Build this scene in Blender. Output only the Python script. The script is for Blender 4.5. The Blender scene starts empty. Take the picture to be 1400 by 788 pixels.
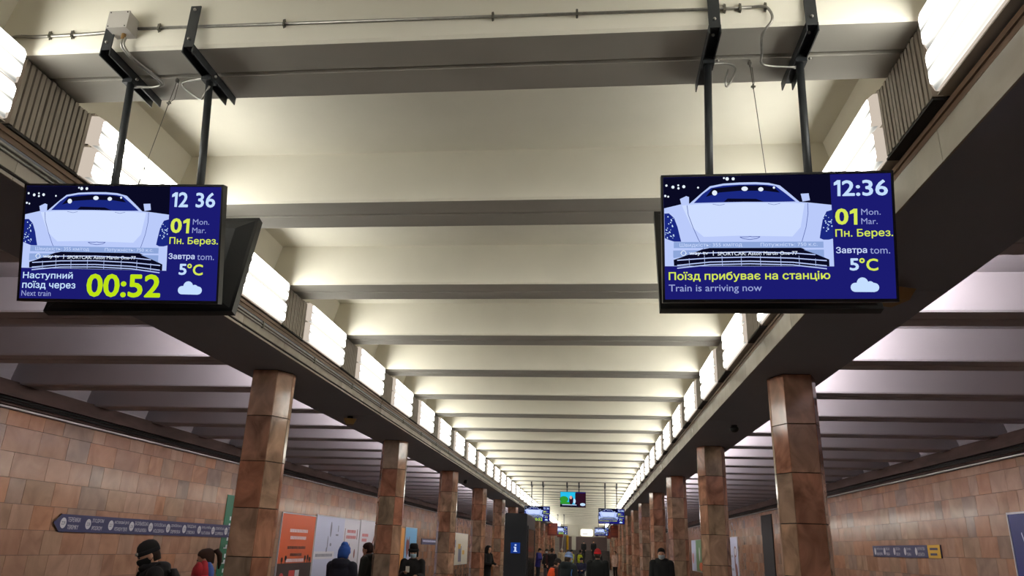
import bpy, bmesh, math, random
from mathutils import Vector, Matrix
S = bpy.context.scene
COL = S.collection
R = math.radians
EYE = 1.75                      # the phone is held 1.75 m above the platform floor

# ------------------------------------------------------------------ camera, world, exposure
def lin(c):
    c = c/255.0
    return c/12.92 if c <= 0.04045 else ((c+0.055)/1.055)**2.4
def rgb(r, g, b): return (lin(r), lin(g), lin(b), 1)

cam_d = bpy.data.cameras.new('camera'); cam = bpy.data.objects.new('camera', cam_d); COL.objects.link(cam)
F_PX, YAW, PITCH, ROLL = 1010.85, -0.10999, 0.33743, 0.03326
cam_d.sensor_width = 36; cam_d.lens = F_PX*36/1400; cam_d.clip_start = 0.05; cam_d.clip_end = 400
cy, sy, cp, sp, cr, sr = math.cos(YAW), math.sin(YAW), math.cos(PITCH), math.sin(PITCH), math.cos(ROLL), math.sin(ROLL)
fwd = Vector((sy*cp, cy*cp, sp)); rt = Vector((cy, -sy, 0)); up = rt.cross(fwd)
r_ = cr*rt + sr*up; u_ = -sr*rt + cr*up
m = Matrix((r_, u_, -fwd)).transposed().to_4x4(); m.translation = (0, 0, EYE)
cam.matrix_world = m
S.camera = cam
w = bpy.data.worlds.new('world'); S.world = w; w.use_nodes = True
w.node_tree.nodes['Background'].inputs[0].default_value = (0.5, 0.48, 0.45, 1)
w.node_tree.nodes['Background'].inputs[1].default_value = 0.02
S.view_settings.view_transform = 'Standard'; S.view_settings.look = 'None'
S.view_settings.exposure = 0.0; S.view_settings.gamma = 1.0; S.view_settings.use_curve_mapping = False
S.cycles.max_bounces = 8; S.cycles.diffuse_bounces = 5; S.cycles.glossy_bounces = 3
S.cycles.sample_clamp_indirect = 4.0
S.cycles.use_denoising = True

HALL_LAMP, PLATFORM_LAMP = 13.6, 62.0     # how strongly the light boxes and the platform tubes glow

# ------------------------------------------------------------------ materials
M = {}
def nodes(name):
    mt = bpy.data.materials.new(name); mt.use_nodes = True
    return mt, mt.node_tree, mt.node_tree.nodes['Principled BSDF']
def plain(name, col, rough=.6, metal=0.0, var=0.0, scale=6.0, bump=0.0, spec=.5, stretch=(1, 1, 1), world=False):
    mt, nt, b = nodes(name)
    b.inputs['Roughness'].default_value = rough; b.inputs['Metallic'].default_value = metal
    b.inputs['Specular IOR Level'].default_value = spec
    if var or bump:
        if world:
            tc = nt.nodes.new('ShaderNodeNewGeometry'); src = tc.outputs['Position']
        else:
            tc = nt.nodes.new('ShaderNodeTexCoord'); src = tc.outputs['Object']
        mp = nt.nodes.new('ShaderNodeMapping'); mp.inputs['Scale'].default_value = stretch
        nz = nt.nodes.new('ShaderNodeTexNoise'); nz.inputs['Scale'].default_value = scale; nz.inputs['Detail'].default_value = 5
        nt.links.new(src, mp.inputs[0]); nt.links.new(mp.outputs[0], nz.inputs['Vector'])
        rp = nt.nodes.new('ShaderNodeValToRGB')
        rp.color_ramp.elements[0].position = .3; rp.color_ramp.elements[1].position = .7
        rp.color_ramp.elements[0].color = tuple(c*(1-var) for c in col[:3])+(1,)
        rp.color_ramp.elements[1].color = tuple(min(1, c*(1+var)) for c in col[:3])+(1,)
        nt.links.new(nz.outputs['Fac'], rp.inputs[0]); nt.links.new(rp.outputs[0], b.inputs['Base Color'])
        if bump:
            bp = nt.nodes.new('ShaderNodeBump'); bp.inputs['Strength'].default_value = bump; bp.inputs['Distance'].default_value = .01
            nt.links.new(nz.outputs['Fac'], bp.inputs['Height']); nt.links.new(bp.outputs[0], b.inputs['Normal'])
    else:
        b.inputs['Base Color'].default_value = col
    M[name] = mt; return mt
def glow(name, col, strength=1.0):
    mt, nt, b = nodes(name)
    nt.nodes.remove(b); e = nt.nodes.new('ShaderNodeEmission')
    e.inputs[0].default_value = col; e.inputs[1].default_value = strength
    nt.links.new(e.outputs[0], nt.nodes['Material Output'].inputs[0]); M[name] = mt; return mt

plain('ceiling_paint', rgb(234, 230, 215), .8, var=.05, scale=1.3, bump=.05, world=True)
plain('platform_paint', rgb(170, 163, 168), .8, var=.06, scale=1.1, world=True)
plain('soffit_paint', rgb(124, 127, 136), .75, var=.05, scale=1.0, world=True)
plain('rib_soffit_shaded', rgb(176, 172, 162), .8, var=.05, scale=2.0, world=True)  # ceiling paint darkened for the rib undersides: their shade is in the colour
plain('fascia_stone', rgb(178, 172, 162), .45, var=.12, scale=3.0, stretch=(1, .3, 3), world=True)
plain('lip_wood', rgb(112, 88, 68), .5, var=.2, scale=3, stretch=(1, .4, 4), world=True)
plain('joint_dark', rgb(40, 34, 30), .9)
plain('grout', rgb(104, 84, 72), .9)
plain('slat_metal', rgb(136, 126, 114), .55, var=.10, scale=5)
plain('slat_dark', rgb(30, 26, 24), .8)
plain('lamp_housing', rgb(170, 160, 145), .5)
plain('black_steel', rgb(44, 47, 50), .45, metal=.3, var=.12, scale=20)
plain('galvanised', rgb(150, 148, 142), .35, metal=.8, var=.15, scale=30)
plain('wire_steel', rgb(110, 108, 100), .4, metal=.8)
plain('box_grey', rgb(176, 172, 166), .5)
plain('tv_black', rgb(14, 14, 16), .3)
plain('tv_back', rgb(30, 31, 33), .55, var=.1, scale=12)
plain('dark_cove', rgb(84, 66, 60), .9, var=.35, scale=2.5, stretch=(1, .5, 2), world=True)
plain('cove_rail', rgb(178, 172, 170), .35, metal=.5)
plain('floor_granite', rgb(120, 116, 112), .25, var=.12, scale=3, world=True)
plain('track_dark', rgb(40, 36, 34), .9)
plain('kiosk_black', rgb(40, 44, 52), .35)
plain('kiosk_glass', rgb(60, 48, 46), .08)
plain('white_paint', rgb(205, 200, 186), .6)
plain('yellow_paint', rgb(226, 176, 30), .5)
plain('lilac_wall', rgb(138, 120, 120), .7, var=.1, scale=4, stretch=(1, 1, 6), world=True)
plain('step_stone', rgb(92, 86, 86), .7, var=.1, scale=5)
plain('camera_ochre', rgb(126, 96, 50), .5)
plain('white_frame', rgb(190, 188, 190), .4)
plain('skin', rgb(206, 158, 132), .55)
plain('eye', rgb(30, 22, 20), .3)
plain('mask_blue', rgb(170, 200, 215), .8)
plain('paper_white', rgb(225, 225, 222), .6)

def stone(name, cols, attr, rough=.22, vein=.5, scale=4.0):
    """polished stone; the tint of each slab comes from its own mesh attribute or its object"""
    mt, nt, b = nodes(name)
    N = nt.nodes.new; L = nt.links.new
    if attr:
        s = N('ShaderNodeAttribute'); s.attribute_name = 'tint'; out = s.outputs['Fac']
    else:
        s = N('ShaderNodeObjectInfo'); out = s.outputs['Random']
    rp = N('ShaderNodeValToRGB'); els = rp.color_ramp.elements
    while len(els) < len(cols): els.new(.5)
    for i, c in enumerate(cols): els[i].position = i/(len(cols)-1); els[i].color = c
    L(out, rp.inputs[0])
    g = N('ShaderNodeNewGeometry'); mp = N('ShaderNodeMapping'); mp.inputs['Scale'].default_value = (1, .8, .7); mp.inputs['Rotation'].default_value = (.5, .4, .3)
    L(g.outputs['Position'], mp.inputs[0])
    off = N('ShaderNodeVectorMath'); off.operation = 'ADD'
    comb = N('ShaderNodeCombineXYZ'); mul = N('ShaderNodeMath'); mul.operation = 'MULTIPLY'; mul.inputs[1].default_value = 37.0
    L(out, mul.inputs[0]); L(mul.outputs[0], comb.inputs[0]); L(mp.outputs[0], off.inputs[0]); L(comb.outputs[0], off.inputs[1])
    nz = N('ShaderNodeTexNoise'); nz.inputs['Scale'].default_value = scale; nz.inputs['Detail'].default_value = 7; nz.inputs['Distortion'].default_value = 1.2
    L(off.outputs[0], nz.inputs['Vector'])
    mr = N('ShaderNodeMapRange'); mr.inputs[1].default_value = .3; mr.inputs[2].default_value = .7; mr.inputs[3].default_value = 1-vein; mr.inputs[4].default_value = 1+vein*.6
    L(nz.outputs['Fac'], mr.inputs[0])
    mx = N('ShaderNodeVectorMath'); mx.operation = 'SCALE'; L(rp.outputs[0], mx.inputs[0]); L(mr.outputs[0], mx.inputs['Scale'])
    L(mx.outputs[0], b.inputs['Base Color'])
    n2 = N('ShaderNodeTexNoise'); n2.inputs['Scale'].default_value = 2.2; L(off.outputs[0], n2.inputs['Vector'])
    m2 = N('ShaderNodeMapRange'); m2.inputs[3].default_value = rough*.6; m2.inputs[4].default_value = rough*1.6; L(n2.outputs['Fac'], m2.inputs[0]); L(m2.outputs[0], b.inputs['Roughness'])
    bp = N('ShaderNodeBump'); bp.inputs['Strength'].default_value = .05; bp.inputs['Distance'].default_value = .01
    L(nz.outputs['Fac'], bp.inputs['Height']); L(bp.outputs[0], b.inputs['Normal'])
    M[name] = mt; return mt
PCOL = [rgb(174, 116, 95), rgb(186, 136, 112), rgb(194, 158, 134), rgb(160, 140, 122), rgb(192, 130, 104), rgb(174, 152, 128)]
WCOL = [rgb(158, 120, 96), rgb(150, 114, 94), rgb(166, 132, 110), rgb(136, 114, 100), rgb(168, 118, 88), rgb(154, 124, 102)]
FCOL = [rgb(150, 142, 132), rgb(184, 176, 166), rgb(166, 158, 146), rgb(140, 132, 122)]
stone('pillar_marble', PCOL, False, .11, .55, 3.5)
stone('pillar_marble_far', PCOL, True, .11, .5, 3.5)
stone('wall_marble', WCOL, True, .17, .24, 2.2)
stone('fascia_marble', FCOL, False, .2, .15, 3.0)

def lampmat(name, base, col):
    """acrylic diffuser lit by two tubes behind it: brighter along the tubes, duller at the ends and edges"""
    mt, nt, b = nodes(name); nt.nodes.remove(b)
    N = nt.nodes.new; L = nt.links.new
    tc = N('ShaderNodeTexCoord'); sx = N('ShaderNodeSeparateXYZ'); L(tc.outputs['Object'], sx.inputs[0])
    m1 = N('ShaderNodeMath'); m1.operation = 'MULTIPLY'; m1.inputs[1].default_value = 2*math.pi/.105; L(sx.outputs['Z'], m1.inputs[0])
    c = N('ShaderNodeMath'); c.operation = 'COSINE'; L(m1.outputs[0], c.inputs[0])
    mr = N('ShaderNodeMapRange'); mr.inputs[1].default_value = -1; mr.inputs[2].default_value = 1; mr.inputs[3].default_value = 1.5; mr.inputs[4].default_value = .10
    h_ = N('ShaderNodeMapRange'); h_.inputs[1].default_value = 1; h_.inputs[2].default_value = -1; L(c.outputs[0], h_.inputs[0])
    pw = N('ShaderNodeMath'); pw.operation = 'POWER'; pw.inputs[1].default_value = 1.0; L(h_.outputs[0], pw.inputs[0])
    mr.inputs[1].default_value = 0; mr.inputs[2].default_value = 1; mr.inputs[3].default_value = .07; mr.inputs[4].default_value = 1.5
    L(pw.outputs[0], mr.inputs[0])
    a = N('ShaderNodeMath'); a.operation = 'ABSOLUTE'; L(sx.outputs['Y'], a.inputs[0])
    me = N('ShaderNodeMapRange'); me.inputs[1].default_value = .54; me.inputs[2].default_value = .66; me.inputs[3].default_value = 1; me.inputs[4].default_value = .2; L(a.outputs[0], me.inputs[0])
    mm = N('ShaderNodeMath'); mm.operation = 'MULTIPLY'; L(mr.outputs[0], mm.inputs[0]); L(me.outputs[0], mm.inputs[1])
    ms = N('ShaderNodeMath'); ms.operation = 'MULTIPLY'; ms.inputs[1].default_value = base; L(mm.outputs[0], ms.inputs[0])
    e = N('ShaderNodeEmission'); e.inputs[0].default_value = col; L(ms.outputs[0], e.inputs[1])
    L(e.outputs[0], nt.nodes['Material Output'].inputs[0]); M[name] = mt
lampmat('diffuser_glow', HALL_LAMP, (1, .98, .895, 1))
glow('diffuser_end', (1, .86, .72, 1), .62)
glow('tube_glow', (1, .95, .96, 1), PLATFORM_LAMP)
glow('far_sign_glow', (1, .96, .84, 1), 1.3)

# ------------------------------------------------------------------ mesh helpers
class MB:
    def __init__(s): s.v = []; s.f = []; s.t = []; s.mi = []; s.tint = 0.0; s.cm = 0
    def face(s, idx): s.f.append(idx); s.t.append(s.tint); s.mi.append(s.cm)
    def poly(s, pts):
        n = len(s.v); s.v += [tuple(p) for p in pts]; s.face(list(range(n, n+len(pts)))); return s
    def box(s, x0, x1, y0, y1, z0, z1, bev=0):
        if bev:
            b = bev
            return s.prism([(x0+b, z0), (x1-b, z0), (x1, z0+b), (x1, z1-b), (x1-b, z1), (x0+b, z1), (x0, z1-b), (x0, z0+b)], y0, y1)
        n = len(s.v)
        s.v += [(x0, y0, z0), (x1, y0, z0), (x1, y1, z0), (x0, y1, z0), (x0, y0, z1), (x1, y0, z1), (x1, y1, z1), (x0, y1, z1)]
        for q in ((0, 3, 2, 1), (4, 5, 6, 7), (0, 1, 5, 4), (1, 2, 6, 5), (2, 3, 7, 6), (3, 0, 4, 7)): s.face([n+i for i in q])
        return s
    def prism(s, xz, y0, y1):       # xz counter-clockwise seen from -Y
        n = len(s.v); k = len(xz)
        s.v += [(x, y0, z) for x, z in xz] + [(x, y1, z) for x, z in xz]
        s.face([n+i for i in range(k)]); s.face([n+k+i for i in reversed(range(k))])
        for i in range(k):
            j = (i+1) % k; s.face([n+i, n+k+i, n+k+j, n+j])
        return s
    def hull(s, a, b):              # two rings of the same count joined
        n = len(s.v); k = len(a); s.v += [tuple(p) for p in a]+[tuple(p) for p in b]
        s.face([n+i for i in reversed(range(k))]); s.face([n+k+i for i in range(k)])
        for i in range(k):
            j = (i+1) % k; s.face([n+i, n+j, n+k+j, n+k+i])
        return s
    def rings(s, rings):            # closed loft
        n = len(s.v); k = len(rings[0])
        for r in rings: s.v += [tuple(p) for p in r]
        s.face([n+i for i in reversed(range(k))]); m_ = n+(len(rings)-1)*k; s.face([m_+i for i in range(k)])
        for a in range(len(rings)-1):
            for i in range(k):
                j = (i+1) % k; s.face([n+a*k+i, n+a*k+j, n+(a+1)*k+j, n+(a+1)*k+i])
        return s
    def tube(s, pts, rad, k=8):
        pts = [Vector(p) for p in pts]
        rads = rad if isinstance(rad, (list, tuple)) else [rad]*len(pts)
        rs = []; prev = None
        for i, p in enumerate(pts):
            t = (pts[min(i+1, len(pts)-1)]-pts[max(i-1, 0)]).normalized()
            if prev is None:
                a = Vector((0, 0, 1)) if abs(t.z) < .9 else Vector((1, 0, 0))
                prev = t.cross(a).normalized()
            else:
                prev = (prev - t*prev.dot(t)).normalized()
            b = t.cross(prev)
            rs.append([p+(prev*math.cos(2*math.pi*j/k)+b*math.sin(2*math.pi*j/k))*rads[i] for j in range(k)])
        return s.rings(rs)
    def ball(s, c, r, seg=12, rng=8):
        rx, ry, rz = (r, r, r) if not isinstance(r, (tuple, list)) else r
        rs = []
        for a in range(rng+1):
            ph = -math.pi/2+math.pi*a/rng; q = max(.03, math.cos(ph))
            rs.append([(c[0]+rx*q*math.cos(2*math.pi*j/seg), c[1]+ry*q*math.sin(2*math.pi*j/seg), c[2]+rz*math.sin(ph)) for j in range(seg)])
        return s.rings(rs)
    def mesh(s, name, mats, smooth=False, tint=False):
        me = bpy.data.meshes.new(name); me.from_pydata(s.v, [], s.f)
        for mt in (mats if isinstance(mats, (list, tuple)) else [mats]): me.materials.append(M[mt] if isinstance(mt, str) else mt)
        me.polygons.foreach_set('material_index', s.mi)
        if smooth: me.polygons.foreach_set('use_smooth', [True]*len(me.polygons))
        if tint:
            at = me.attributes.new('tint', 'FLOAT', 'FACE'); at.data.foreach_set('value', s.t)
        me.update(); return me
    def build(s, name, mats, parent=None, smooth=False, tint=False):
        return link(name, s.mesh(name, mats, smooth, tint), parent)
def link(name, me, parent=None):
    o = bpy.data.objects.new(name, me); COL.objects.link(o)
    if parent: o.parent = parent
    return o
def empty(name, loc=(0, 0, 0), rot=(0, 0, 0)):
    o = bpy.data.objects.new(name, None); COL.objects.link(o); o.location = loc; o.rotation_euler = rot; o.empty_display_size = .1; return o
def tag(o, label, cat, group=None):
    o['label'] = label; o['category'] = cat
    if group: o['group'] = group
    return o
def struct(o): o['kind'] = 'structure'; return o
def copy_tree(o, parent=None):
    c = o.copy(); COL.objects.link(c); c.parent = parent
    for ch in o.children: copy_tree(ch, c)
    return c
ORD = ['nearest', 'second', 'third', 'fourth', 'fifth', 'sixth', 'seventh', 'eighth', 'ninth', 'tenth', 'eleventh', 'twelfth', 'thirteenth', 'fourteenth', 'fifteenth', 'sixteenth', 'seventeenth', 'eighteenth', 'nineteenth', 'twentieth', 'twenty-first', 'twenty-second', 'twenty-third', 'twenty-fourth']
rnd = random.Random(7)
Z = lambda z: z+EYE             # heights below are given from the lens

# ------------------------------------------------------------------ the setting
XL0, XL1 = -4.21, -3.31         # left beam, outer and inner edge
XR1, XR0 = 1.79, 2.67           # right beam, inner and outer edge
WL, WR = -9.7, 8.1              # track walls
Y0, Y1 = -4.425, 91.575
floor = struct(MB().box(-6.4, 4.85, -6, 98, -.25, 0).build('floor', 'floor_granite'))
for a, b_ in ((WL-.3, -6.4), (4.85, WR+.3)):
    MB().box(a, b_, -6, 98, -1.4, -1.2).build('track_bed', 'track_dark', floor)
MB().box(-6.5, -6.4, -6, 92, -.12, .004).box(4.85, 4.95, -6, 92, -.12, .004).build('platform_edge', 'fascia_stone', floor)

ceiling = struct(MB().box(WL-.4, WR+.4, -6, 98, Z(3.14), Z(3.3)).build('ceiling', 'ceiling_paint'))
def slab(name, x0, x1, zr, zt, paint, soffit, ends=(1, -1)):
    """one 2 m ribbed ceiling slab, origin on the joint line: half a rib, the coffer, half a rib"""
    mb = MB(); a, d = .007, .245
    prof = [(a, zr+.03), (a+.012, zr), (d, zr), (d+.012, zr+.02), (d+.05, zt), (2-d-.05, zt), (2-d-.012, zr+.02), (2-d, zr), (2-a-.012, zr), (2-a, zr+.03)]
    for i in range(len(prof)-1):
        (ya, za), (yb, zb) = prof[i], prof[i+1]
        mb.cm = 1 if i in (0, 1, 7, 8) else 0
        mb.poly([(x0, ya, Z(za)), (x1, ya, Z(za)), (x1, yb, Z(zb)), (x0, yb, Z(zb))][::-1])
    mb.cm = 0
    t = Z(zt+.08)
    for ya, yb, za in ((a, 2-a, zr+.03),):
        mb.poly([(x0, ya, t), (x0, yb, t), (x1, yb, t), (x1, ya, t)][::-1])
        mb.poly([(x0, ya, Z(za)), (x0, ya, t), (x1, ya, t), (x1, ya, Z(za))]); mb.poly([(x0, yb, Z(za)), (x1, yb, Z(za)), (x1, yb, t), (x0, yb, t)])
    # sloping ends of the coffer
    e = .13
    for xa, sg in ((x0, 1), (x1, -1)):
        if sg not in ends: continue
        mb.box(min(xa, xa+sg*.03), max(xa, xa+sg*.03), d, 2-d, Z(zr-.02), Z(zt))
        q = [(xa, d+.012, Z(zr)), (xa, 2-d-.012, Z(zr)), (xa+sg*e, 2-d-.05, Z(zt)), (xa+sg*e, d+.05, Z(zt))]
        mb.poly(q if sg < 0 else q[::-1])
    return mb.mesh(name, [paint, soffit])
hall_me = slab('ceiling_slab', -3.50, 1.95, 2.63, 3.06, 'ceiling_paint', 'rib_soffit_shaded')
left_me = slab('ceiling_slab', WL+.02, XL0-.02, 2.32, 2.72, 'platform_paint', 'platform_paint', (1,))
right_me = slab('ceiling_slab', XR0+.02, WR-.02, 2.32, 2.72, 'platform_paint', 'platform_paint', (-1,))
G0 = -4.425; NB = 48
for i in range(NB):
    for me in (hall_me, left_me, right_me):
        o = link('ceiling_slab', me, ceiling); o.location = (0, G0+2*i, 0)
# long beams over the pillars, cast in 6 m lengths
for side, (xo, xi, sg) in enumerate(((XL0, XL1, 1), (XR0, XR1, -1))):
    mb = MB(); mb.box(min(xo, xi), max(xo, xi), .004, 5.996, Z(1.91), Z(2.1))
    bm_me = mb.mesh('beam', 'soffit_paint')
    mf = MB(); f0 = xi; f1 = xi+sg*.012
    for z0, z1 in (((1.905, 1.925), (1.948, 2.075)) if side == 0 else ((1.905, 2.09),)):
        mf.box(min(f0, f1), max(f0, f1), .01, 5.99, Z(z0), Z(z1))
    fq = MB()
    for q in mf.v: pass
    for z0, z1 in (((1.905, 1.925), (1.948, 2.075)) if side == 0 else ((1.905, 2.09),)): fq.box(min(f0, f1), max(f0, f1), .002, .998, Z(z0), Z(z1))
    fa_me = fq.mesh('fascia_panel', 'fascia_marble')
    ml = MB(); l0, l1 = xi-sg*.14, xi+sg*.005
    ml.box(min(l0, l1), max(l0, l1), .01, 5.99, Z(2.10), Z(2.155)); ml.box(min(l1, l1+sg*.012), max(l1, l1+sg*.012), .01, 5.99, Z(2.135), Z(2.165))
    li_me = ml.mesh('ledge', 'lip_wood')
    for i in range(17):
        for q in range(6):
            o = link('fascia_panel', fa_me, ceiling); o.location = (0, -6.5+6*i+q, 0); o['kind'] = 'structure'
        for nm, me in (('beam', bm_me), ('ledge', li_me)):
            o = link(nm, me, ceiling); o.location = (0, -6.5+6*i, 0)
    # inner wall that carries the light boxes, outer wall over the platform
    xb = xi-sg*.17
    MB().box(min(xb, xb-sg*.05), max(xb, xb-sg*.05), -6, 92, Z(2.1), Z(2.66)).build('upstand', 'lamp_housing', ceiling)
    xc = xo+sg*.02
    MB().box(min(xc, xc+sg*.05), max(xc, xc+sg*.05), -6, 92, Z(2.1), Z(3.1)).build('upstand', 'platform_paint', ceiling)
# pipes and a cable that run along the left fascia
for z, x, r in ((2.060, -3.290, .011), (2.032, -3.292, .010), (1.937, -3.303, .006)):
    o = MB().tube([(x, -6, Z(z)), (x, 92, Z(z))], r, 6).build('conduit', 'galvanised' if z > 2 else 'joint_dark', ceiling, True)
cl = MB().box(-3.315, -3.275, -.012, .012, Z(2.015), Z(2.08)).mesh('clamp', 'wire_steel')
for i in range(24):
    o = link('clamp', cl, ceiling); o.location = (0, .9+1.5*i, 0)

# track walls: marble tiles one by one where they can be told apart, joined further off
def track_wall(name, X, sg, jz, ya, yb, zlow):
    wall = struct(MB().box(min(X, X-sg*.25), max(X, X-sg*.25), -6, 98, -1.3, Z(2.75)).build(name, 'grout'))
    rg = random.Random(11 if sg > 0 else 23)
    H_ = .412; T = .012; widths = (.38, .52, .62, .74, .86)
    var = {}
    def tmesh(w_, h_, k):
        key = (w_, round(h_, 3), k)
        if key not in var:
            mb = MB(); mb.tint = k/7.0; e = .002
            x0, x1 = 0, sg*T
            a = [(x0, 0, 0), (x0, w_-.004, 0), (x0, w_-.004, h_-.004), (x0, 0, h_-.004)]
            b = [(x1, e, e), (x1, w_-.004-e, e), (x1, w_-.004-e, h_-.004-e), (x1, e, h_-.004-e)]
            mb.hull(*( (a, b) if sg > 0 else (a[::-1], b[::-1])))
            var[key] = mb
        return var[key]
    rows = []; z = jz
    while z < 1.9: z += H_
    top = 1.93; zz = z-H_
    rows.append((zz, top-zz)); 
    while zz > -1.75-.9: zz -= H_; rows.append((zz, H_))
    far = MB(); n = 0; cache = {}
    for zi, h_ in rows:
        y = -5.5+rg.random()*.3
        while y < 91.5:
            w_ = rg.choice(widths); k = rg.randrange(8)
            px = tmesh(w_, h_, k)
            j = rg.uniform(-.0015, .0015)
            if ya <= y <= yb and zi > zlow and n < 298:
                key = (w_, round(h_, 3), k)
                if key not in cache: cache[key] = px.mesh('tile', 'wall_marble', tint=True)
                o = link('tile', cache[key], wall); o.location = (X+j, y, Z(zi)); n += 1
            else:
                b0 = len(far.v); far.v += [(v[0]+X+j, v[1]+y, v[2]+Z(zi)) for v in px.v]
                far.f += [[q+b0 for q in f] for f in px.f]; far.t += px.t; far.mi += px.mi
            y += w_
    fo = far.build('tile', 'wall_marble', wall, tint=True); fo['kind'] = 'stuff'
    # dark cable cove and pale rail over the tiles
    c0, c1 = X, X+sg*.22
    MB().box(min(c0, c1), max(c0, c1), -6, 92, Z(2.10), Z(2.345)).build('cable_cove', 'dark_cove', wall)
    MB().box(min(X, X+sg*.10), max(X, X+sg*.10), -6, 92, Z(1.975), Z(2.10)).build('cable_shelf', 'dark_cove', wall)
    MB().tube([(X+sg*.06, -6, Z(1.945)), (X+sg*.06, 92, Z(1.945))], .024, 8).build('rail', 'cove_rail', wall, True)
    cb = MB()
    for q in range(4):
        pts = [(X+sg*(.13+.012*q+.02*rg.random()), -6+2.0*i, Z(2.09-.028*q+.018*rg.uniform(-1, 1))) for i in range(50)]
        cb.tube(pts, .012, 5)
    c_ = cb.build('cable_bundle', 'slat_dark', wall); c_['kind'] = 'stuff'
    return wall
wl = track_wall('wall_left', WL, 1, .025, 10.4, 34, -.95)
wr = track_wall('wall_right', WR, -1, .10, 14.0, 38, -1.0)
struct(MB().box(WL-.3, WR+.3, -6.3, -6, -1.4, Z(3.2)).build('wall_back_added', 'lilac_wall'))  # unseen end wall added behind the camera to hold the light in
# dark service door slot on the right wall
d1 = struct(MB().box(8.04, 8.1, 35.5, 37.6, 0-.9, Z(1.78)).build('door_1', 'slat_dark'))

# far end: lintel, stairs, brick-like wall
wf = struct(MB().box(WL-.3, WR+.3, 91.8, 92.2, -1.4, Z(3.2)).build('wall_far', 'lilac_wall'))
for k in range(14):
    z = 2.0+.13*k
    if z < Z(1.3): MB().box(-3.2, 1.9, 91.765, 91.8, z, z+.118).build('panel', 'lilac_wall', wf)
st = MB()
for k in range(10): st.box(-2.4, 2.0, 79+.33*k, 92, .001 if k == 0 else .17*k, .17*(k+1))
st = struct(st.build('stairs_far', 'step_stone'))
li = tag(MB().box(-3.27, 1.69, 86.0, 86.5, Z(1.36), Z(2.60)).build('lintel', 'white_paint'), 'cream lintel crossing the far end of hall above the stairs', 'lintel')
for nm, x0, x1, col in (('cream', -2.72, -2.42, 'white_paint'), ):
    pass
MB().box(-4.3, -3.2, 82, 82.6, 0, Z(1.9)).box(1.8, 2.9, 82, 82.6, 0, Z(1.9)).build('trim_1', 'fascia_stone')['kind'] = 'structure'

# ------------------------------------------------------------------ pillars
HEX = [(-.15, -.27), (.15, -.27), (.255, -.04), (.255, .04), (.15, .27), (-.15, .27), (-.255, .04), (-.255, -.04)]
JZ = [-1.75, -1.22, -.705, -.19, .327, .843, 1.36, 1.905]
def face_slab(k, z0, z1, T=.018):
    (ax, ay), (bx, by) = HEX[k], HEX[(k+1) % 8]
    A = Vector((ax, ay, 0)); B = Vector((bx, by, 0)); d = (B-A).normalized(); n = Vector((d.y, -d.x, 0)); g = .0025
    a0 = A+d*.004-n*T; b0 = B-d*.004-n*T; a1 = A+d*g; b1 = B-d*g; e = .003
    r0 = [(a0.x, a0.y, z0+g), (b0.x, b0.y, z0+g), (b0.x, b0.y, z1-g), (a0.x, a0.y, z1-g)]
    r1 = [(a1.x+d.x*e, a1.y+d.y*e, z0+g+e), (b1.x-d.x*e, b1.y-d.y*e, z0+g+e), (b1.x-d.x*e, b1.y-d.y*e, z1-g-e), (a1.x+d.x*e, a1.y+d.y*e, z1-g-e)]
    return r0, r1
slab_me = {}
def slab_mesh(k, c):
    if (k, c) not in slab_me:
        mb = MB(); mb.hull(*face_slab(k, Z(JZ[c]), Z(JZ[c+1]))); slab_me[(k, c)] = mb.mesh('slab', 'pillar_marble')
    return slab_me[(k, c)]
core = MB(); T = .94
core.rings([[(x*T, y*T, z) for x, y in HEX] for z in (0, Z(1.91))]); core_me = core.mesh('core', 'joint_dark')
cap = MB().box(-.20, .20, -.22, .22, Z(1.86), Z(1.912)).mesh('cap', 'soffit_paint')
def pillar(x, y, label, fine):
    t = empty('pillar', (x, y, 0)); tag(t, label, 'pillar', 'marble pillars of the hall')
    link('core', core_me, t)
    if fine:
        for k in range(8):
            for c in range(7):
                o = link('slab', slab_mesh(k, c), t)
    else:
        mb = MB()
        for k in range(8):
            for c in range(7):
                mb.tint = rnd.random(); mb.hull(*face_slab(k, Z(JZ[c]), Z(JZ[c+1])))
        o = mb.build('slab', 'pillar_marble_far', t, tint=True); o['kind'] = 'stuff'
    return t
for side, x in (('left', -3.83), ('right', 2.28)):
    pillar(x, 2.56, 'red-brown marble pillar standing beside the viewer, start of the %s row' % side, False)
    for n in range(14):
        what = {0: 'large hexagonal red-brown marble pillar, nearest in the %s row', 1: 'hexagonal marble pillar, second in the %s row'}.get(n, 'polished brown marble pillar, '+(ORD[n])+' in the %s row')
        pillar(x, 8.56+6*n, what % side, n < 4)

# ------------------------------------------------------------------ light boxes and slatted blocks
def diffuser_mesh(sg):
    """a shallow acrylic tray; origin at its middle; sg = direction the tray faces"""
    mb = MB(); L_ = .665; h = .112; d = .075; b = .028
    def ring(x, dy, dz, c=.02):
        return [(x, -L_+dy, -h+dz+c), (x, -L_+dy+c, -h+dz), (x, L_-dy-c, -h+dz), (x, L_-dy, -h+dz+c), (x, L_-dy, h-dz-c), (x, L_-dy-c, h-dz), (x, -L_+dy+c, h-dz), (x, -L_+dy, h-dz-c)]
    rs = [ring(0, 0, 0, .01), ring(sg*.045, .002, .002, .012), ring(sg*d, b, b*.6, .02)]
    if sg < 0: rs = [r[::-1] for r in rs]
    mb.rings(rs)
    for a in range(2):
        for i in range(8):
            if (i if sg > 0 else (6-i) % 8) not in (1,) or a == 0: mb.mi[2+a*8+i] = 1
    return mb.mesh('diffuser', ['diffuser_glow', 'diffuser_end'])
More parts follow.
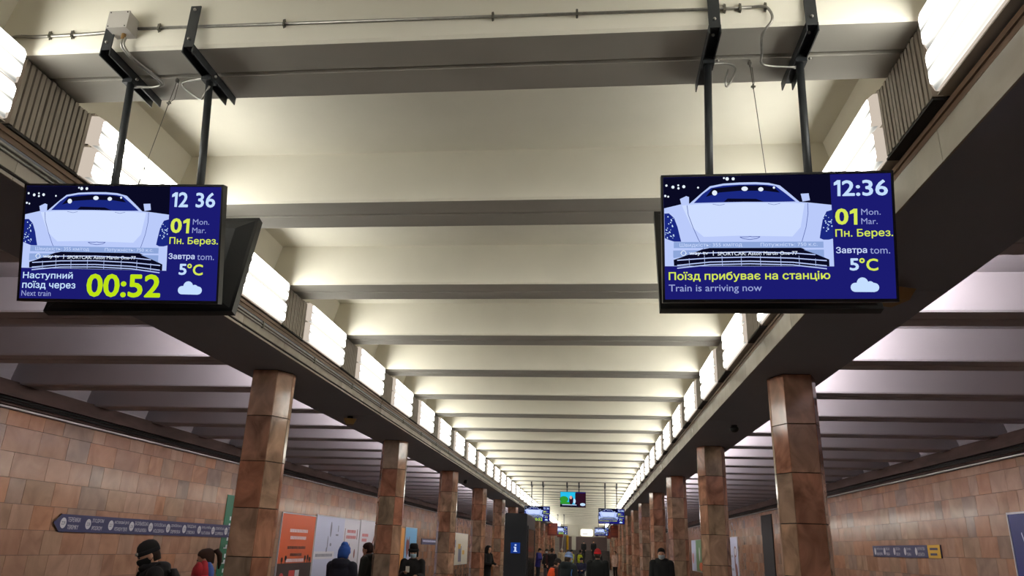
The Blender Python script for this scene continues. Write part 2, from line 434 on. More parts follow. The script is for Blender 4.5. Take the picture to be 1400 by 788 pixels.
def rim_mesh(sg):
    mb = MB(); x = sg*.002
    for dz in (-.119, .111):
        mb.box(min(0, sg*.03), max(0, sg*.03), -.675, .675, dz, dz+.008)
    return mb.mesh('rim', 'lamp_housing')
def housing_mesh(sg):
    return MB().box(min(0, -sg*.09), max(0, -sg*.09), -.685, .685, -.235, .235).mesh('housing', 'lamp_housing')
for side, xi, sg in (('left', -3.31, 1), ('right', 1.75, -1)):
    dm, rm, hm = diffuser_mesh(sg), rim_mesh(sg), housing_mesh(sg)
    for i in range(NB-1):
        yc = G0+2*i+1.075
        t = empty('light_box', (xi, yc, Z(2.415)))
        k = i-3
        if k < 0: lb = 'lit light box behind the viewer in the %s row' % side; gr = 'light boxes behind the viewer, %s' % side
        elif k < 20: lb = 'lit two-tier white light box above the %s ledge, %s from the camera' % (side, ORD[k]); gr = 'light boxes along the %s ledge' % side
        else: lb = 'tiny glowing light box near the far end of the %s ledge' % side; gr = 'far light boxes along the %s ledge' % side
        tag(t, lb, 'light', gr)
        link('housing', hm, t)
        for dz in (-.1175, .1175):
            o = link('diffuser', dm, t); o.location = (0, 0, dz)
            o = link('rim', rm, t); o.location = (0, 0, dz)
def slat_block(side, xi, sg, i):
    """the ribbed metal block between two light boxes, 14 slats wide"""
    y0 = G0+2*i-.25
    t = empty('slatted_panel', (xi, y0, Z(2.39)))
    return t
for side, xi, sg in (('left', -3.275, 1), ('right', 1.705, -1)):
    n = 14; L_ = .61; p_ = L_/n
    sm = MB().box(min(0, -sg*.07), max(0, -sg*.07), .003, p_-.011, -.215, .215).mesh('slat', 'slat_metal')
    bk = MB().box(min(-sg*.055, -sg*.11), max(-sg*.055, -sg*.11), 0, L_, -.20, .20).mesh('backing', 'slat_dark')
    foot = MB().box(min(sg*.0, -sg*.12), max(sg*.0, -sg*.12), 0, L_, -.235, -.222).mesh('foot_plate', 'slat_dark')
    jm = MB()
    for q in range(n): jm.box(min(0, -sg*.07), max(0, -sg*.07), q*p_+.003, (q+1)*p_-.011, -.215, .215)
    jme = jm.mesh('slat', 'slat_metal')
    for i in range(NB):
        t = empty('slatted_panel', (xi, G0+2*i-.23, Z(2.40)))
        k = i-4
        if k < 0: lb = 'slatted metal block behind the viewer, %s ledge' % side; gr = 'slatted blocks behind the viewer, %s' % side
        elif k < 20: lb = 'grey slatted metal block between light boxes on the %s ledge, %s' % (side, 'nearest, above the screen' if k == 0 else ORD[k]+' from the camera'); gr = 'slatted blocks on the %s ledge' % side
        else: lb = 'tiny slatted block near the far end of the %s ledge' % side; gr = 'far slatted blocks on the %s ledge' % side
        tag(t, lb, 'panel', gr)
        link('backing', bk, t); link('foot_plate', foot, t)
        if k in (0, 1, 2):
            for q in range(n):
                o = link('slat', sm, t); o.location = (rnd.uniform(-.002, .002), q*p_, rnd.uniform(-.004, .004))
        else:
            o = link('slat', jme, t); o['kind'] = 'stuff'
# tube fittings on the platform side of the beams
for side, xc, sg in (('left', XL0-.02, -1), ('right', XR0+.02, 1)):
    hm = MB().box(min(0, sg*.26), max(0, sg*.26), -.62, .62, -.06, -.045).box(min(0, sg*.04), max(0, sg*.04), -.62, .62, -.045, .22).mesh('housing', 'lamp_housing')
    tm = MB().box(min(sg*.04, sg*.06), max(sg*.04, sg*.06), -.60, .60, -.03, .21).mesh('diffuser', 'tube_glow')
    for i in range(NB):
        t = empty('panel_light', (xc+sg*.07, G0+2*i+1.0, Z(2.44)))
        tag(t, 'lit panel fitting on the platform side of the %s beam, hidden from the hall' % side, 'light', 'panel lights over the %s platform' % side)
        link('housing', hm, t); link('diffuser', tm, t)

# ------------------------------------------------------------------ screens
def E(name, r, g, b, k=1.0):
    if name not in M: glow(name, rgb(r, g, b), k)
    return name
E('scr_navy', 27, 27, 112); E('scr_night', 10, 10, 34); E('scr_white', 205, 220, 255); E('scr_car', 186, 202, 250); E('scr_glass', 26, 40, 128)
E('scr_pale', 196, 222, 255); E('scr_yellow', 214, 232, 84); E('scr_lime', 190, 226, 20); E('scr_dim', 150, 160, 214); E('scr_strip', 142, 166, 218)
E('scr_shade', 150, 168, 232); E('scr_cyan', 40, 190, 235); E('scr_green', 50, 150, 50); E('scr_maroon', 46, 18, 34); E('scr_line', 90, 105, 170); E('scr_skin', 225, 165, 150); E('scr_glint', 230, 240, 255)
FONT = {}
def raw_text(s):
    cu = bpy.data.curves.new('lettering', 'FONT'); cu.body = s; cu.size = 1.0; cu.resolution_u = 3
    o = bpy.data.objects.new('tmp', cu); COL.objects.link(o)
    bpy.context.view_layer.update()
    me = bpy.data.meshes.new_from_object(o.evaluated_get(bpy.context.evaluated_depsgraph_get()))
    COL.objects.unlink(o); bpy.data.objects.remove(o); return me
def text_mesh(s, weight=0.0):
    key = (s, weight)
    if key not in FONT:
        me = raw_text(s.replace('н', 'и'))
        if 'н' in s:                    # the font's own letter fills badly: draw its three bars
            bm = bmesh.new(); bm.from_mesh(me)
            for i, ch in enumerate(s):
                if ch != 'н': continue
                pm = raw_text(s[:i].replace('н', 'и')+'и'); X = max(v.co.x for v in pm.vertices); bpy.data.meshes.remove(pm)
                bmesh.ops.delete(bm, geom=[v for v in bm.verts if X-.445 < v.co.x < X+.012], context='VERTS')
                for a, b, c, d in ((X-.43, X-.345, 0, .54), (X-.345, X-.085, .235, .315), (X-.085, X, 0, .54)):
                    bm.faces.new([bm.verts.new(p) for p in ((a, c, 0), (b, c, 0), (b, d, 0), (a, d, 0))])
            bm.to_mesh(me); bm.free()
        xs = [v.co.x for v in me.vertices]; ys = [v.co.y for v in me.vertices]
        if weight:
            bm = bmesh.new()
            for k, (dx, dy) in enumerate(((0, 0), (1, 0), (-1, 0), (0, 1), (0, -1), (.7, .7), (-.7, .7), (.7, -.7), (-.7, -.7))):
                n0 = len(bm.verts); bm.from_mesh(me); bm.verts.ensure_lookup_table()
                for v in bm.verts[n0:]: v.co += Vector((dx*weight, dy*weight, 0))
            bm.to_mesh(me); bm.free()
            xs = [v.co.x for v in me.vertices]; ys = [v.co.y for v in me.vertices]
        x0, x1, y0, y1 = min(xs), max(xs), min(ys), max(ys)
        for v in me.vertices:           # unit box, standing up and facing -Y
            v.co = ((v.co.x-x0)/(x1-x0), 0, (v.co.y-y0)/(y1-y0))
        FONT[key] = me
    return FONT[key]
def text_on(s, mat, box, y, parent, weight=0.0, name='lettering'):
    """box = x0, x1, z0, z1 in the parent's local frame, facing -Y"""
    me = text_mesh(s, weight).copy(); me.materials.clear(); me.materials.append(M[mat])
    o = link(name, me, parent); o.location = (box[0], y, box[2]); o.scale = (box[1]-box[0], 1, box[3]-box[2]); return o
TVW, TVH = 1.113, .643
SW, SH = TVW-.024, TVH-.026
def quad_uv(TL, TR, BR, BL):
    def f(x, y):
        u = v = .5
        for _ in range(12):
            xl = TL[0]+(BL[0]-TL[0])*v; xr = TR[0]+(BR[0]-TR[0])*v; u = (x-xl)/(xr-xl)
            yt = TL[1]+(TR[1]-TL[1])*u; yb = BL[1]+(BR[1]-BL[1])*u; v = (y-yt)/(yb-yt)
        return (u-.5)*SW, (.5-v)*SH
    return f
QR = quad_uv((97, 82), (1217, 66), (1238, 677), (104, 688))
QL = quad_uv((130, 60), (1180, 58), (1150, 662), (98, 662))
def flat(pts, lay, Q, flip=False):
    q = [Q(*p) for p in pts]
    return [(a, -.0006*lay, b) for a, b in q]
def graphic(name, mat, polys, lay, Q, parent):
    if name in ('headlight', 'mirror', 'caption_strip') and len(polys) > 1:
        for p in polys: graphic(name, mat, [p], lay, Q, parent)
        return
    mb = MB()
    for p in polys: mb.poly(flat(p, lay, Q))
    o = mb.build(name, mat, parent)
    if name in ('glint', 'lamp_sparkle', 'grille_bar', 'bonnet_line', 'picture'): o['kind'] = 'stuff'
    return o
def dot(x, y, r, n=8, sy_=1.0): return [(x+r*math.cos(2*math.pi*i/n), y+r*sy_*math.sin(2*math.pi*i/n)) for i in range(n)]
def stroke(pts, w_):
    out = []
    for (x0, y0), (x1, y1) in zip(pts, pts[1:]):
        dx, dy = x1-x0, y1-y0; l = math.hypot(dx, dy); nx, ny = -dy/l*w_/2, dx/l*w_/2
        out.append([(x0+nx, y0+ny), (x1+nx, y1+ny), (x1-nx, y1-ny), (x0-nx, y0-ny)])
    return out
def tbox(Q, x0, y0, x1, y1):
    a = Q(x0, y1); b = Q(x1, y0); return (a[0], b[0], a[1], b[1])
def casing(t):
    h, v = TVW/2, TVH/2
    mb = MB(); b = .011
    mb.box(-h, h, .004, .045, -v, v)
    for q in ((-h, h, v-b, v), (-h, h, -v, -v+b+.004), (-h, -h+b, -v+b, v-b), (h-b, h, -v+b, v-b)): mb.box(q[0], q[1], -.004, .004, q[2], q[3])
    mb.build('casing', 'tv_black', t)
    mb = MB()
    mb.hull([(-h+.02, .045, -v+.02), (h-.02, .045, -v+.02), (h-.02, .045, v-.02), (-h+.02, .045, v-.02)][::-1],
            [(-h*.8, .075, -v*.75), (h*.8, .075, -v*.75), (h*.8, .075, v*.7), (-h*.8, .075, v*.7)][::-1])
    mb.build('back_cover', 'tv_back', t)
def tv(name, loc, rot, kind, label, group=None):
    t = empty(name, loc, rot); tag(t, label, 'screen', group); casing(t)
    if kind == 'off':
        MB().box(-SW/2, SW/2, -.001, .004, -SH/2, SH/2).build('screen', 'tv_black', t); return t
    sc_ = MB().box(-SW/2, SW/2, -.0005, .004, -SH/2, SH/2).build('screen', 'scr_navy', t)
    if kind == 'video':
        def V(x, y): return (x/140-.5)*SW, (.5-y/90)*SH
        graphic('picture', 'scr_cyan', [[(0, 0), (85, 0), (85, 90), (0, 90)][::-1]], 1, V, sc_)
        graphic('picture', 'scr_green', [dot(20, 45, 24, 14, .8), [(0, 60), (60, 60), (60, 74), (0, 74)]], 2, V, sc_)
        graphic('picture', 'scr_maroon', [[(82, 5), (140, 5), (140, 90), (82, 90)], dot(60, 50, 12, 12, 2.2)], 3, V, sc_)
        graphic('picture', 'scr_skin', [dot(58, 33, 7, 12, 1.5)], 4, V, sc_)
        graphic('picture', 'scr_pale', [dot(78, 55, 7, 10, 2.2), dot(124, 74, 15, 12, .6)], 4, V, sc_)
        graphic('caption', 'scr_night', [[(0, 74), (100, 74), (100, 90), (0, 90)]], 5, V, sc_)
        graphic('caption', 'scr_white', [[(10, 76), (90, 76), (90, 80), (10, 80)]], 6, V, sc_)
        return t
    Q = QR
    graphic('night_sky', 'scr_night', [[(97, 83), (925, 70), (942, 521), (103, 523)]], 1, Q, sc_)
    graphic('car_body', 'scr_car', [[(100, 236), (185, 216), (230, 212), (290, 160), (332, 126), (400, 113), (480, 108), (560, 107), (625, 111), (680, 124), (735, 170), (776, 206), (830, 210), (931, 221), (941, 521), (103, 523)]], 2, Q, sc_)
    graphic('car_shading', 'scr_white', [[(190, 222), (300, 214), (480, 210), (700, 210), (800, 214), (780, 330), (740, 376), (480, 372), (300, 378), (240, 330)]], 3, Q, sc_)
    graphic('windscreen', 'scr_glass', [[(250, 210), (295, 165), (337, 135), (400, 123), (480, 119), (560, 118), (620, 121), (658, 127), (705, 162), (757, 204), (640, 206), (500, 205), (380, 207)]], 4, Q, sc_)
    graphic('windscreen_shade', 'scr_night', [[(345, 138), (480, 124), (600, 124), (650, 132), (680, 160), (600, 150), (480, 150), (380, 158), (310, 180)], [(400, 205), (420, 188), (560, 190), (600, 204)]], 5, Q, sc_)
    graphic('mirror', 'scr_car', [[(180, 190), (212, 175), (226, 180), (226, 214), (187, 216)], [(781, 166), (820, 164), (826, 198), (790, 204)]], 5, Q, sc_)
    graphic('glint', 'scr_glint', [dot(*d) for d in ((112, 122, 6), (145, 130, 8), (172, 121, 5), (173, 136, 6), (200, 128, 8), (106, 174, 6), (121, 178, 5), (402, 86, 5), (418, 90, 9), (448, 90, 8), (272, 133, 5))] + [dot(355, 160, 13, 12), dot(505, 140, 16, 12, .7), dot(585, 143, 13, 12, .8), dot(650, 135, 6)], 6, Q, sc_)
    graphic('bonnet_line', 'scr_line', stroke([(216, 222), (222, 268), (245, 330), (272, 390), (300, 440)], 3)+stroke([(815, 212), (816, 262), (806, 330), (784, 405)], 3)+stroke([(345, 216), (380, 222), (405, 216)], 2)+stroke([(620, 214), (650, 220), (680, 213)], 2), 6, Q, sc_)
    graphic('badge', 'scr_line', stroke([(480, 379), (520, 378), (530, 376), (540, 378), (580, 377), (566, 386), (530, 391), (495, 387), (480, 379)], 3), 6, Q, sc_)
    graphic('headlight', 'scr_glass', [[(101, 262), (124, 261), (150, 284), (168, 330), (180, 380), (186, 402), (150, 402), (120, 392), (103, 385)], [(936, 245), (906, 254), (888, 290), (877, 350), (872, 384), (890, 392), (915, 392), (939, 386)]], 5, Q, sc_)
    rg = random.Random(3)
    graphic('lamp_sparkle', 'scr_pale', [dot(rg.uniform(106, 150), rg.uniform(275, 385), rg.uniform(2, 4), 5) for _ in range(26)]+[dot(rg.uniform(890, 932), rg.uniform(265, 385), rg.uniform(2, 4), 5) for _ in range(22)], 6, Q, sc_)
    graphic('grille', 'scr_night', [[(149, 521), (147, 492), (200, 474), (290, 440), (340, 431), (480, 427), (640, 427), (780, 431), (850, 460), (917, 488), (918, 521)]], 5, Q, sc_)
    gl = []
    for yy, dy in ((455, 0), (480, 4), (500, 9), (513, 10)): gl += stroke([(170+(480-yy)*1.2 if yy < 480 else 165, yy+dy+10), (330, yy+2), (530, yy-3), (740, yy+2), (905 if yy > 470 else 850, yy+dy+10)], 5)
    for xx in (225, 302, 390, 485, 580, 680, 770, 850): gl += stroke([(xx, 470 if 290 < xx < 800 else 484), (xx+2, 520)], 2)
    graphic('grille_bar', 'scr_car', gl, 6, Q, sc_)
    graphic('caption_strip', 'scr_strip', [[(148, 404), (889, 401), (890, 431), (148, 434)], [(145, 446), (285, 443), (200, 474), (148, 484), (145, 480)], [(792, 441), (891, 440), (892, 478), (850, 461)]], 7, Q, sc_)
    T_ = [('Швидкість: 355 км/год', 'scr_white', (178, 406, 490, 432), 0), ('Потужність: 750 к.с.', 'scr_white', (582, 404, 860, 430), 0),
          ('way tv  |', 'scr_glint', (226, 448, 348, 472), .01), ('SPORTCAR: Aston Martin One-77', 'scr_glint', (368, 448, 762, 470), .01),
          ('0', 'scr_yellow', (948, 239, 1010, 320), .03), ('Mon.', 'scr_dim', (1073, 241, 1165, 272), 0), ('Mar.', 'scr_dim', (1073, 287, 1150, 317), 0),
          ('Пн. Берез.', 'scr_yellow', (948, 338, 1223, 388), .012), ('Завтра', 'scr_white', (950, 426, 1098, 466), .012), ('tom.', 'scr_dim', (1113, 431, 1208, 460), 0),
          ('5', 'scr_pale', (1015, 482, 1058, 542), .025), ('°C', 'scr_yellow', (1062, 480, 1150, 543), .02)]
    if kind == 'right':
        T_ += [('2:36', 'scr_pale', (982, 98, 1200, 180), .02), ('Поїзд прибуває на станцію', 'scr_yellow', (122, 543, 920, 602), .016), ('Train is arriving now', 'scr_dim', (122, 609, 586, 658), .004)]
    else:
        T_ += [('2', 'scr_pale', (982, 98, 1034, 180), .02), ('36', 'scr_pale', (1080, 98, 1188, 180), .02)]
    for s, mt, bx, wgt in T_: text_on(s, mt, tbox(Q, *bx), -.0050, sc_, wgt)
    if kind == 'left':
        for s, mt, bx, wgt in (('Наступний', 'scr_pale', (118, 519, 390, 563), .014), ('поїзд через', 'scr_pale', (115, 568, 405, 615), .014), ('Next train', 'scr_dim', (112, 618, 272, 647), 0), ('00:52', 'scr_lime', (460, 525, 862, 648), .025)):
            text_on(s, mt, tbox(QL, *bx), -.0050, sc_, wgt)
    def one(x0, y0, x1, y1): 
        w_ = (x1-x0)*.46
        return [[(x1-w_, y0), (x1, y0), (x1, y1), (x1-w_, y1)], [(x1-w_, y0), (x1-w_, y0+(y1-y0)*.27), (x0, y0+(y1-y0)*.34), (x0, y0+(y1-y0)*.16)]]
    graphic('lettering', 'scr_pale', one(942, 100, 974, 179), 8, Q, sc_)
    graphic('lettering', 'scr_yellow', one(1018, 241, 1054, 319), 8, Q, sc_)
    graphic('logo', 'scr_glint', stroke(dot(197, 459, 12, 12)+[dot(197, 459, 12, 12)[0]], 3)+stroke([(181, 460), (190, 453)], 3)+stroke([(204, 466), (213, 459)], 3), 8, Q, sc_)
    graphic('cloud_icon', 'scr_pale', [dot(1040, 622, 22, 14), dot(1075, 602, 28, 16), dot(1112, 612, 20, 14), dot(1134, 622, 21, 14), [(1040, 600), (1134, 600), (1134, 644), (1040, 644)]], 8, Q, sc_)
    # clouds overlap in one plane: give the lobes their own depth
    return t
TL_LOC, TR_LOC = (-2.513, 3.45, Z(1.483)), (.919, 3.45, Z(1.479))
tvl = tv('display_screen', TL_LOC, (R(14.9), 0, R(2.9)), 'left', 'lit screen at left counting down 00:52 to the next train')
tvr = tv('display_screen', TR_LOC, (R(13.5), 0, R(-.3)), 'right', 'lit screen at right announcing that the train is arriving')
tv('display_screen', (-2.50, 3.80, Z(1.475)), (R(13), 0, R(180)), 'off', 'black back of the screen hung behind the countdown screen')
tv('display_screen', (.925, 3.84, Z(1.50)), (R(13), 0, R(180)), 'off', 'black back of the screen hung behind the arriving-train screen')
for src, x, y, z, lb in ((tvl, -2.27, 33.4, 1.41, 'small distant left screen with a pale car picture, above the dark info stand'), (tvr, .925, 33.4, 1.39, 'small distant right screen with a pale car picture'),
                         (tvl, -2.36, 63.5, 1.44, 'tiny screen far down the hall at left, near the yellow pole'), (tvr, .95, 63.5, 1.44, 'tiny screen far down the hall at right, beside the far light panel')):
    c = copy_tree(src); c.location = (x, y, Z(z)); c['label'] = lb
tv('display_screen', (-.72, 33.35, Z(2.04)), (R(6), 0, R(2)), 'video', 'distant middle screen hung high, showing a woman on cyan and green')

# hangers: a channel under the rib, a strap up its face, a pole down to the screen
def hanger(x, y, xb, yb, zb, label, strap_top=2.88):
    t = empty('hanging_bracket', (x, y, Z(2.6))); tag(t, label, 'bracket', 'screen hangers')
    c = MB(); c.box(-.032, .032, -.26, .27, .012, .018); c.box(-.032, -.026, -.26, .27, -.034, .018); c.box(.026, .032, -.26, .27, -.034, .018); c.build('channel', 'black_steel', t)
    MB().box(-.03, .03, -.262, -.255, .0, strap_top-2.6).build('strap', 'black_steel', t)
    d = Vector((xb-x, yb-y, zb-2.6)); d *= (d.z-.19)/d.z
    MB().tube([(0, 0, .0), d], .021, 12).build('pole', 'black_steel', t, True)
    MB().box(-.03, .03, -.035, .035, -.055, -.005).build('pole_clamp', 'black_steel', t)
    b = MB()
    for by, bz, ax in ((-.268, strap_top-2.63, 0), (-.268, .05, 0)): b.ball((0, by, bz), .009, 8, 6)
    b.ball((.0, -.2, -.0), .009, 8, 6); b.ball((.05, -.02, -.03), .009, 8, 6)
    b.build('bolt', 'galvanised', t, True)
    return t
hanger(-2.735, 3.53, -2.65, 3.49, 1.80, 'black steel hanger with pole left of the countdown screen top', 2.80)
hanger(-2.24, 3.53, -2.14, 3.49, 1.80, 'black steel hanger with pole right above the countdown screen')
hanger(.66, 3.54, .62, 3.50, 1.80, 'black steel hanger with pole left above the arriving-train screen', 2.86)
hanger(1.155, 3.55, 1.115, 3.50, 1.80, 'black steel hanger with pole right above the arriving-train screen', 2.83)
for y, xs, zb, w2 in ((33.55, (-2.53, -2.03, .66, 1.16), 1.7, 'distant'), (63.55, (-2.6, -2.1, .7, 1.2), 1.72, 'farthest')):
    for i, x in enumerate(xs):
        hanger(x, y, x, y-.07, zb, 'thin dark pole holding the %s %s screen, %s one' % (w2, 'left' if i < 2 else 'right', 'left' if i % 2 == 0 else 'right'))
for i, x in enumerate((-.98, -.46)): hanger(x, 33.5, x, 33.42, 2.33, 'short dark pole above the middle screen, %s one' % ('left', 'right')[i])
# bolted links between front and rear screens
for x, lb in ((-2.5, 'dark steel frame joining the two back-to-back screens at left'), (.92, 'dark steel frame joining the two back-to-back screens at right')):
    mb = MB()
    mb.box(x-.27, x+.27, 3.61, 3.645, Z(1.40), Z(1.44)); mb.box(x-.02, x+.02, 3.54, 3.70, Z(1.41), Z(1.43))
    tag(mb.build('screen_frame', 'black_steel'), lb, 'bracket')

# conduit across the face of the first rib, junction box, dangling loops, safety wires
def smooth(pts, n=5):
    P = [Vector(p) for p in pts]; P = [P[0]]+P+[P[-1]]; out = []
    for i in range(1, len(P)-2):
        a, b, c, d = P[i-1:i+3]
        for k in range(n):
            t = k/n
            out.append(.5*((2*b)+(-a+c)*t+(2*a-5*b+4*c-d)*t*t+(-a+3*b-3*c+d)*t**3))
    out.append(P[-2]); return out
t = empty('conduit', (-1, 3.3, Z(2.74))); tag(t, 'thin galvanised conduit running across the nearest ceiling rib face', 'pipe')
def rel(pts, o): return [(p[0]-o[0], p[1]-o[1], p[2]-o[2]) for p in pts]
o0 = (-1, 3.3, Z(2.74))
MB().tube(rel(smooth([(-3.42, 3.28, Z(2.70)), (-3.33, 3.29, Z(2.735)), (-3.2, 3.3, Z(2.737)), (-2.85, 3.3, Z(2.742)), (-2.62, 3.3, Z(2.762))], 4), o0), .010, 8).build('pipe', 'galvanised', t, True)
MB().tube(rel([(-2.59, 3.3, Z(2.765)), (.75, 3.3, Z(2.735)), (.86, 3.3, Z(2.738))], o0), .0085, 8).build('pipe', 'galvanised', t, True)
MB().tube(rel(smooth([(.86, 3.3, Z(2.738)), (.92, 3.29, Z(2.730)), (.95, 3.29, Z(2.70)), (.955, 3.29, Z(2.64)), (.91, 3.33, Z(2.585)), (.925, 3.43, Z(2.545)), (.955, 3.52, Z(2.53)), (1.14, 3.55, Z(2.53))], 5), o0), .0075, 8).build('flexible_hose', 'galvanised', t, True)
for x in (-3.13, -2.99, -2.76, -2.46, -1.71, -.52, -.06, .72, .80, .93):
    mb = MB(); mb.box(-.006, .006, -.012, .014, -.02, .02); mb.tube([(0, 0, -.03), (0, 0, .03)], .004, 5)
    o = mb.build('clamp', 'wire_steel', t); o.location = (x+1, .0, (2.741 if x < -2.7 else 2.765-(x+2.59)*.009)-2.74)
t = empty('junction_box', (-2.655, 3.27, Z(2.76))); tag(t, 'grey square junction box on the conduit above the left screen', 'box')
MB().box(-.06, .06, -.05, .05, -.055, .055).build('body', 'box_grey', t)
MB().box(-.062, .062, -.062, -.052, -.057, .057).build('cover', 'box_grey', t)
mb = MB()
for sx in (-1, 1):
    for sz in (-1, 1): mb.ball((sx*.05, -.063, sz*.047), .004, 6, 4)
mb.build('screw', 'slat_dark', t)
MB().tube([(.01, 0, -.055), (.01, 0, -.09)], .012, 8).build('gland', 'camera_ochre', t)
mb = MB()
for dx in (0, .016): mb.tube(smooth([(-2.645+dx, 3.27, Z(2.68)), (-2.65+dx, 3.28, Z(2.63)), (-2.61+dx, 3.34, Z(2.58)), (-2.55+dx, 3.46, Z(2.555)), (-2.54+dx, 3.53, Z(2.545)), (-2.60, 3.55, Z(2.54)), (-2.71, 3.54, Z(2.54))]), .007, 7)
tag(mb.build('hose', 'galvanised', None, True), 'pair of thin bright hoses curling from the junction box to the pole', 'hose')
for pts, lb in (([(-2.22, 3.5, Z(2.55)), (-2.30, 3.52, Z(2.565)), (-2.42, 3.56, Z(2.57)), (-2.40, 3.57, Z(2.53)), (-2.29, 3.55, Z(2.45)), (-2.25, 3.52, Z(2.44)), (-2.21, 3.5, Z(2.50))], 'triangular wire hose loop on the pole above the countdown screen'),
                ([(.67, 3.52, Z(2.55)), (.76, 3.55, Z(2.57)), (.81, 3.56, Z(2.55)), (.80, 3.56, Z(2.50)), (.755, 3.55, Z(2.42)), (.75, 3.54, Z(2.46)), (.77, 3.55, Z(2.53))], 'small bent hose loop on the pole above the arriving-train screen')):
    tag(MB().tube(smooth(pts), .006, 7).build('hose', 'galvanised', None, True), lb, 'hose')
for a, b, lb in (((-2.487, 3.60, 2.63), (-2.545, 3.52, 1.80), 'thin safety wire hanging above the countdown screen'), ((.905, 3.62, 2.63), (.915, 3.52, 1.80), 'thin safety wire hanging above the arriving-train screen')):
    A = Vector((a[0], a[1], Z(a[2]))); B = Vector((b[0], b[1], Z(b[2])))
    t = empty('safety_wire', A); tag(t, lb, 'wire')
    d = B-A; MB().tube([(0, 0, 0), d], .0022, 5).build('wire', 'wire_steel', t)
    MB().tube([(.01, 0, -.04), (.012, -.01, -.15), d*.22], .002, 5).build('wire', 'wire_steel', t)
    MB().ball((0, 0, -.015), .013, 8, 6).box(-.004, .004, -.012, .012, -.03, 0).build('hook', 'galvanised', t)
    for q, nm in ((.22, 'clip'), (.985, 'clip')):
        p_ = d*q; MB().box(p_.x-.012, p_.x+.012, p_.y-.005, p_.y+.005, p_.z-.004, p_.z+.004).tube([(p_.x, p_.y, p_.z-.014), (p_.x, p_.y, p_.z+.014)], .005, 6).build(nm, 'wire_steel', t)

# cameras and lamps under the beams
def soffit_camera(x, y, label, ochre):
    t = empty('security_camera', (x, y, Z(1.91)), (0, 0, R(20))); tag(t, label, 'camera', 'fittings under the beams')
    MB().tube([(0, 0, -.045), (0, 0, .0)], .045, 12).build('mount', 'slat_dark', t)
    if ochre:
        mb = MB(); mb.hull([(-.10, -.13, -.05), (.10, -.13, -.05), (.10, .12, -.05), (-.10, .12, -.05)], [(-.06, -.09, -.13), (.06, -.09, -.13), (.06, .09, -.13), (-.06, .09, -.13)][::1])
        mb.build('body', 'camera_ochre', t)
    else: MB().ball((0, 0, -.06), (.07, .07, .055), 14, 8).build('dome', 'tv_black', t, True)
soffit_camera(-3.83, 11.6, 'ochre box fitting under the left beam, between first and second pillars', True)
soffit_camera(2.22, 5.4, 'ochre box fitting under the right beam, behind the right screen', True)
soffit_camera(-3.8, 23.2, 'small dark dome under the left beam beyond the third pillar', False)
soffit_camera(2.25, 11.9, 'small dark dome under the right beam between first and second pillars', False)

# ------------------------------------------------------------------ signs and posters on the walls
for nm, c in (('sign_navy', (36, 36, 78)), ('sign_yellow', (206, 160, 40)), ('poster_orange', (204, 88, 42)), ('poster_dark', (52, 36, 36)), ('poster_pale', (196, 200, 222)), ('poster_white', (214, 212, 218)), ('poster_blue', (112, 176, 216)),
              ('poster_navy', (34, 40, 98)), ('poster_green', (24, 96, 66)), ('poster_red', (196, 60, 60)), ('poster_cream', (206, 200, 180)), ('poster_brownred', (122, 52, 44)), ('poster_grey', (120, 122, 140)), ('poster_leaf', (92, 130, 84)), ('poster_amber', (222, 150, 60))):
    plain(nm, rgb(*c), .4)
def wall_item(name, side, y0, y1, z0, z1, label, cat, mat, th=.03, frame=None, standoff=0.015):
    """an upright board on a track wall; local x runs to the reader's right, local -Y faces the reader"""
    X = WL+standoff+th if side == 'left' else WR-standoff-th
    t = empty(name, (X, (y0+y1)/2, Z((z0+z1)/2)), (0, 0, R(90) if side == 'left' else R(-90))); tag(t, label, cat)
    w2, h2 = (y1-y0)/2, (z1-z0)/2
    MB().box(-w2, w2, 0, th, -h2, h2).build('board', mat, t)
    if frame:
        mb = MB(); f = .035
        for q in ((-w2-f, w2+f, h2, h2+f), (-w2-f, w2+f, -h2-f, -h2), (-w2-f, -w2, -h2, h2), (w2, w2+f, -h2, h2)): mb.box(q[0], q[1], -.012, th, q[2], q[3])
        mb.build('frame', frame, t)
    return t, w2, h2
def shapes(t, name, mat, polys, lay=1):
    mb = MB()
    for p in polys: mb.poly([(x, -.0012*lay, z) for x, z in p])
    o = mb.build(name, mat, t)
    if len(polys) > 1: o['kind'] = 'stuff'
    return o
def rect(x0, x1, z0, z1): return [(x0, z0), (x1, z0), (x1, z1), (x0, z1)]
def el(x, z, rx, rz, n=14): return [(x+rx*math.cos(2*math.pi*i/n), z+rz*math.sin(2*math.pi*i/n)) for i in range(n)]
# NB left wall: reader faces -X, their right is +Y ; local x = +Y there. right wall: local x = -Y
t, w2, h2 = wall_item('line_sign', 'left', 13.32, 20.75, .012, .322, 'long navy station-name strip with arrow end on the left wall', 'sign', 'sign_navy', th=.015, standoff=.035)
shapes(t, 'arrow_end', 'sign_navy', [[(-w2, -h2), (-w2, h2), (-w2-.18, 0)][::-1]], 0)
names = [('ТЕРЕМКИ', 'TEREMKY'), ('ІПОДРОМ', 'IPODROM'), ('ВИСТАВКОВИЙ ЦЕНТР', 'VYSTAVKOVYI TSENTR'), ('ВАСИЛЬКІВСЬКА', 'VASYLKIVSKA'), ('ГОЛОСІЇВСЬКА', 'HOLOSIIVSKA'), ('ДЕМІЇВСЬКА', 'DEMIIVSKA'), ('ЛИБІДСЬКА', 'LYBIDSKA'), ('ПАЛАЦ «УКРАЇНА»', 'PALATS UKRAINA'), ('ОЛІМПІЙСЬКА', 'OLIMPIISKA'), ('ПЛОЩА', 'PLOSHCHA')]
circ = []
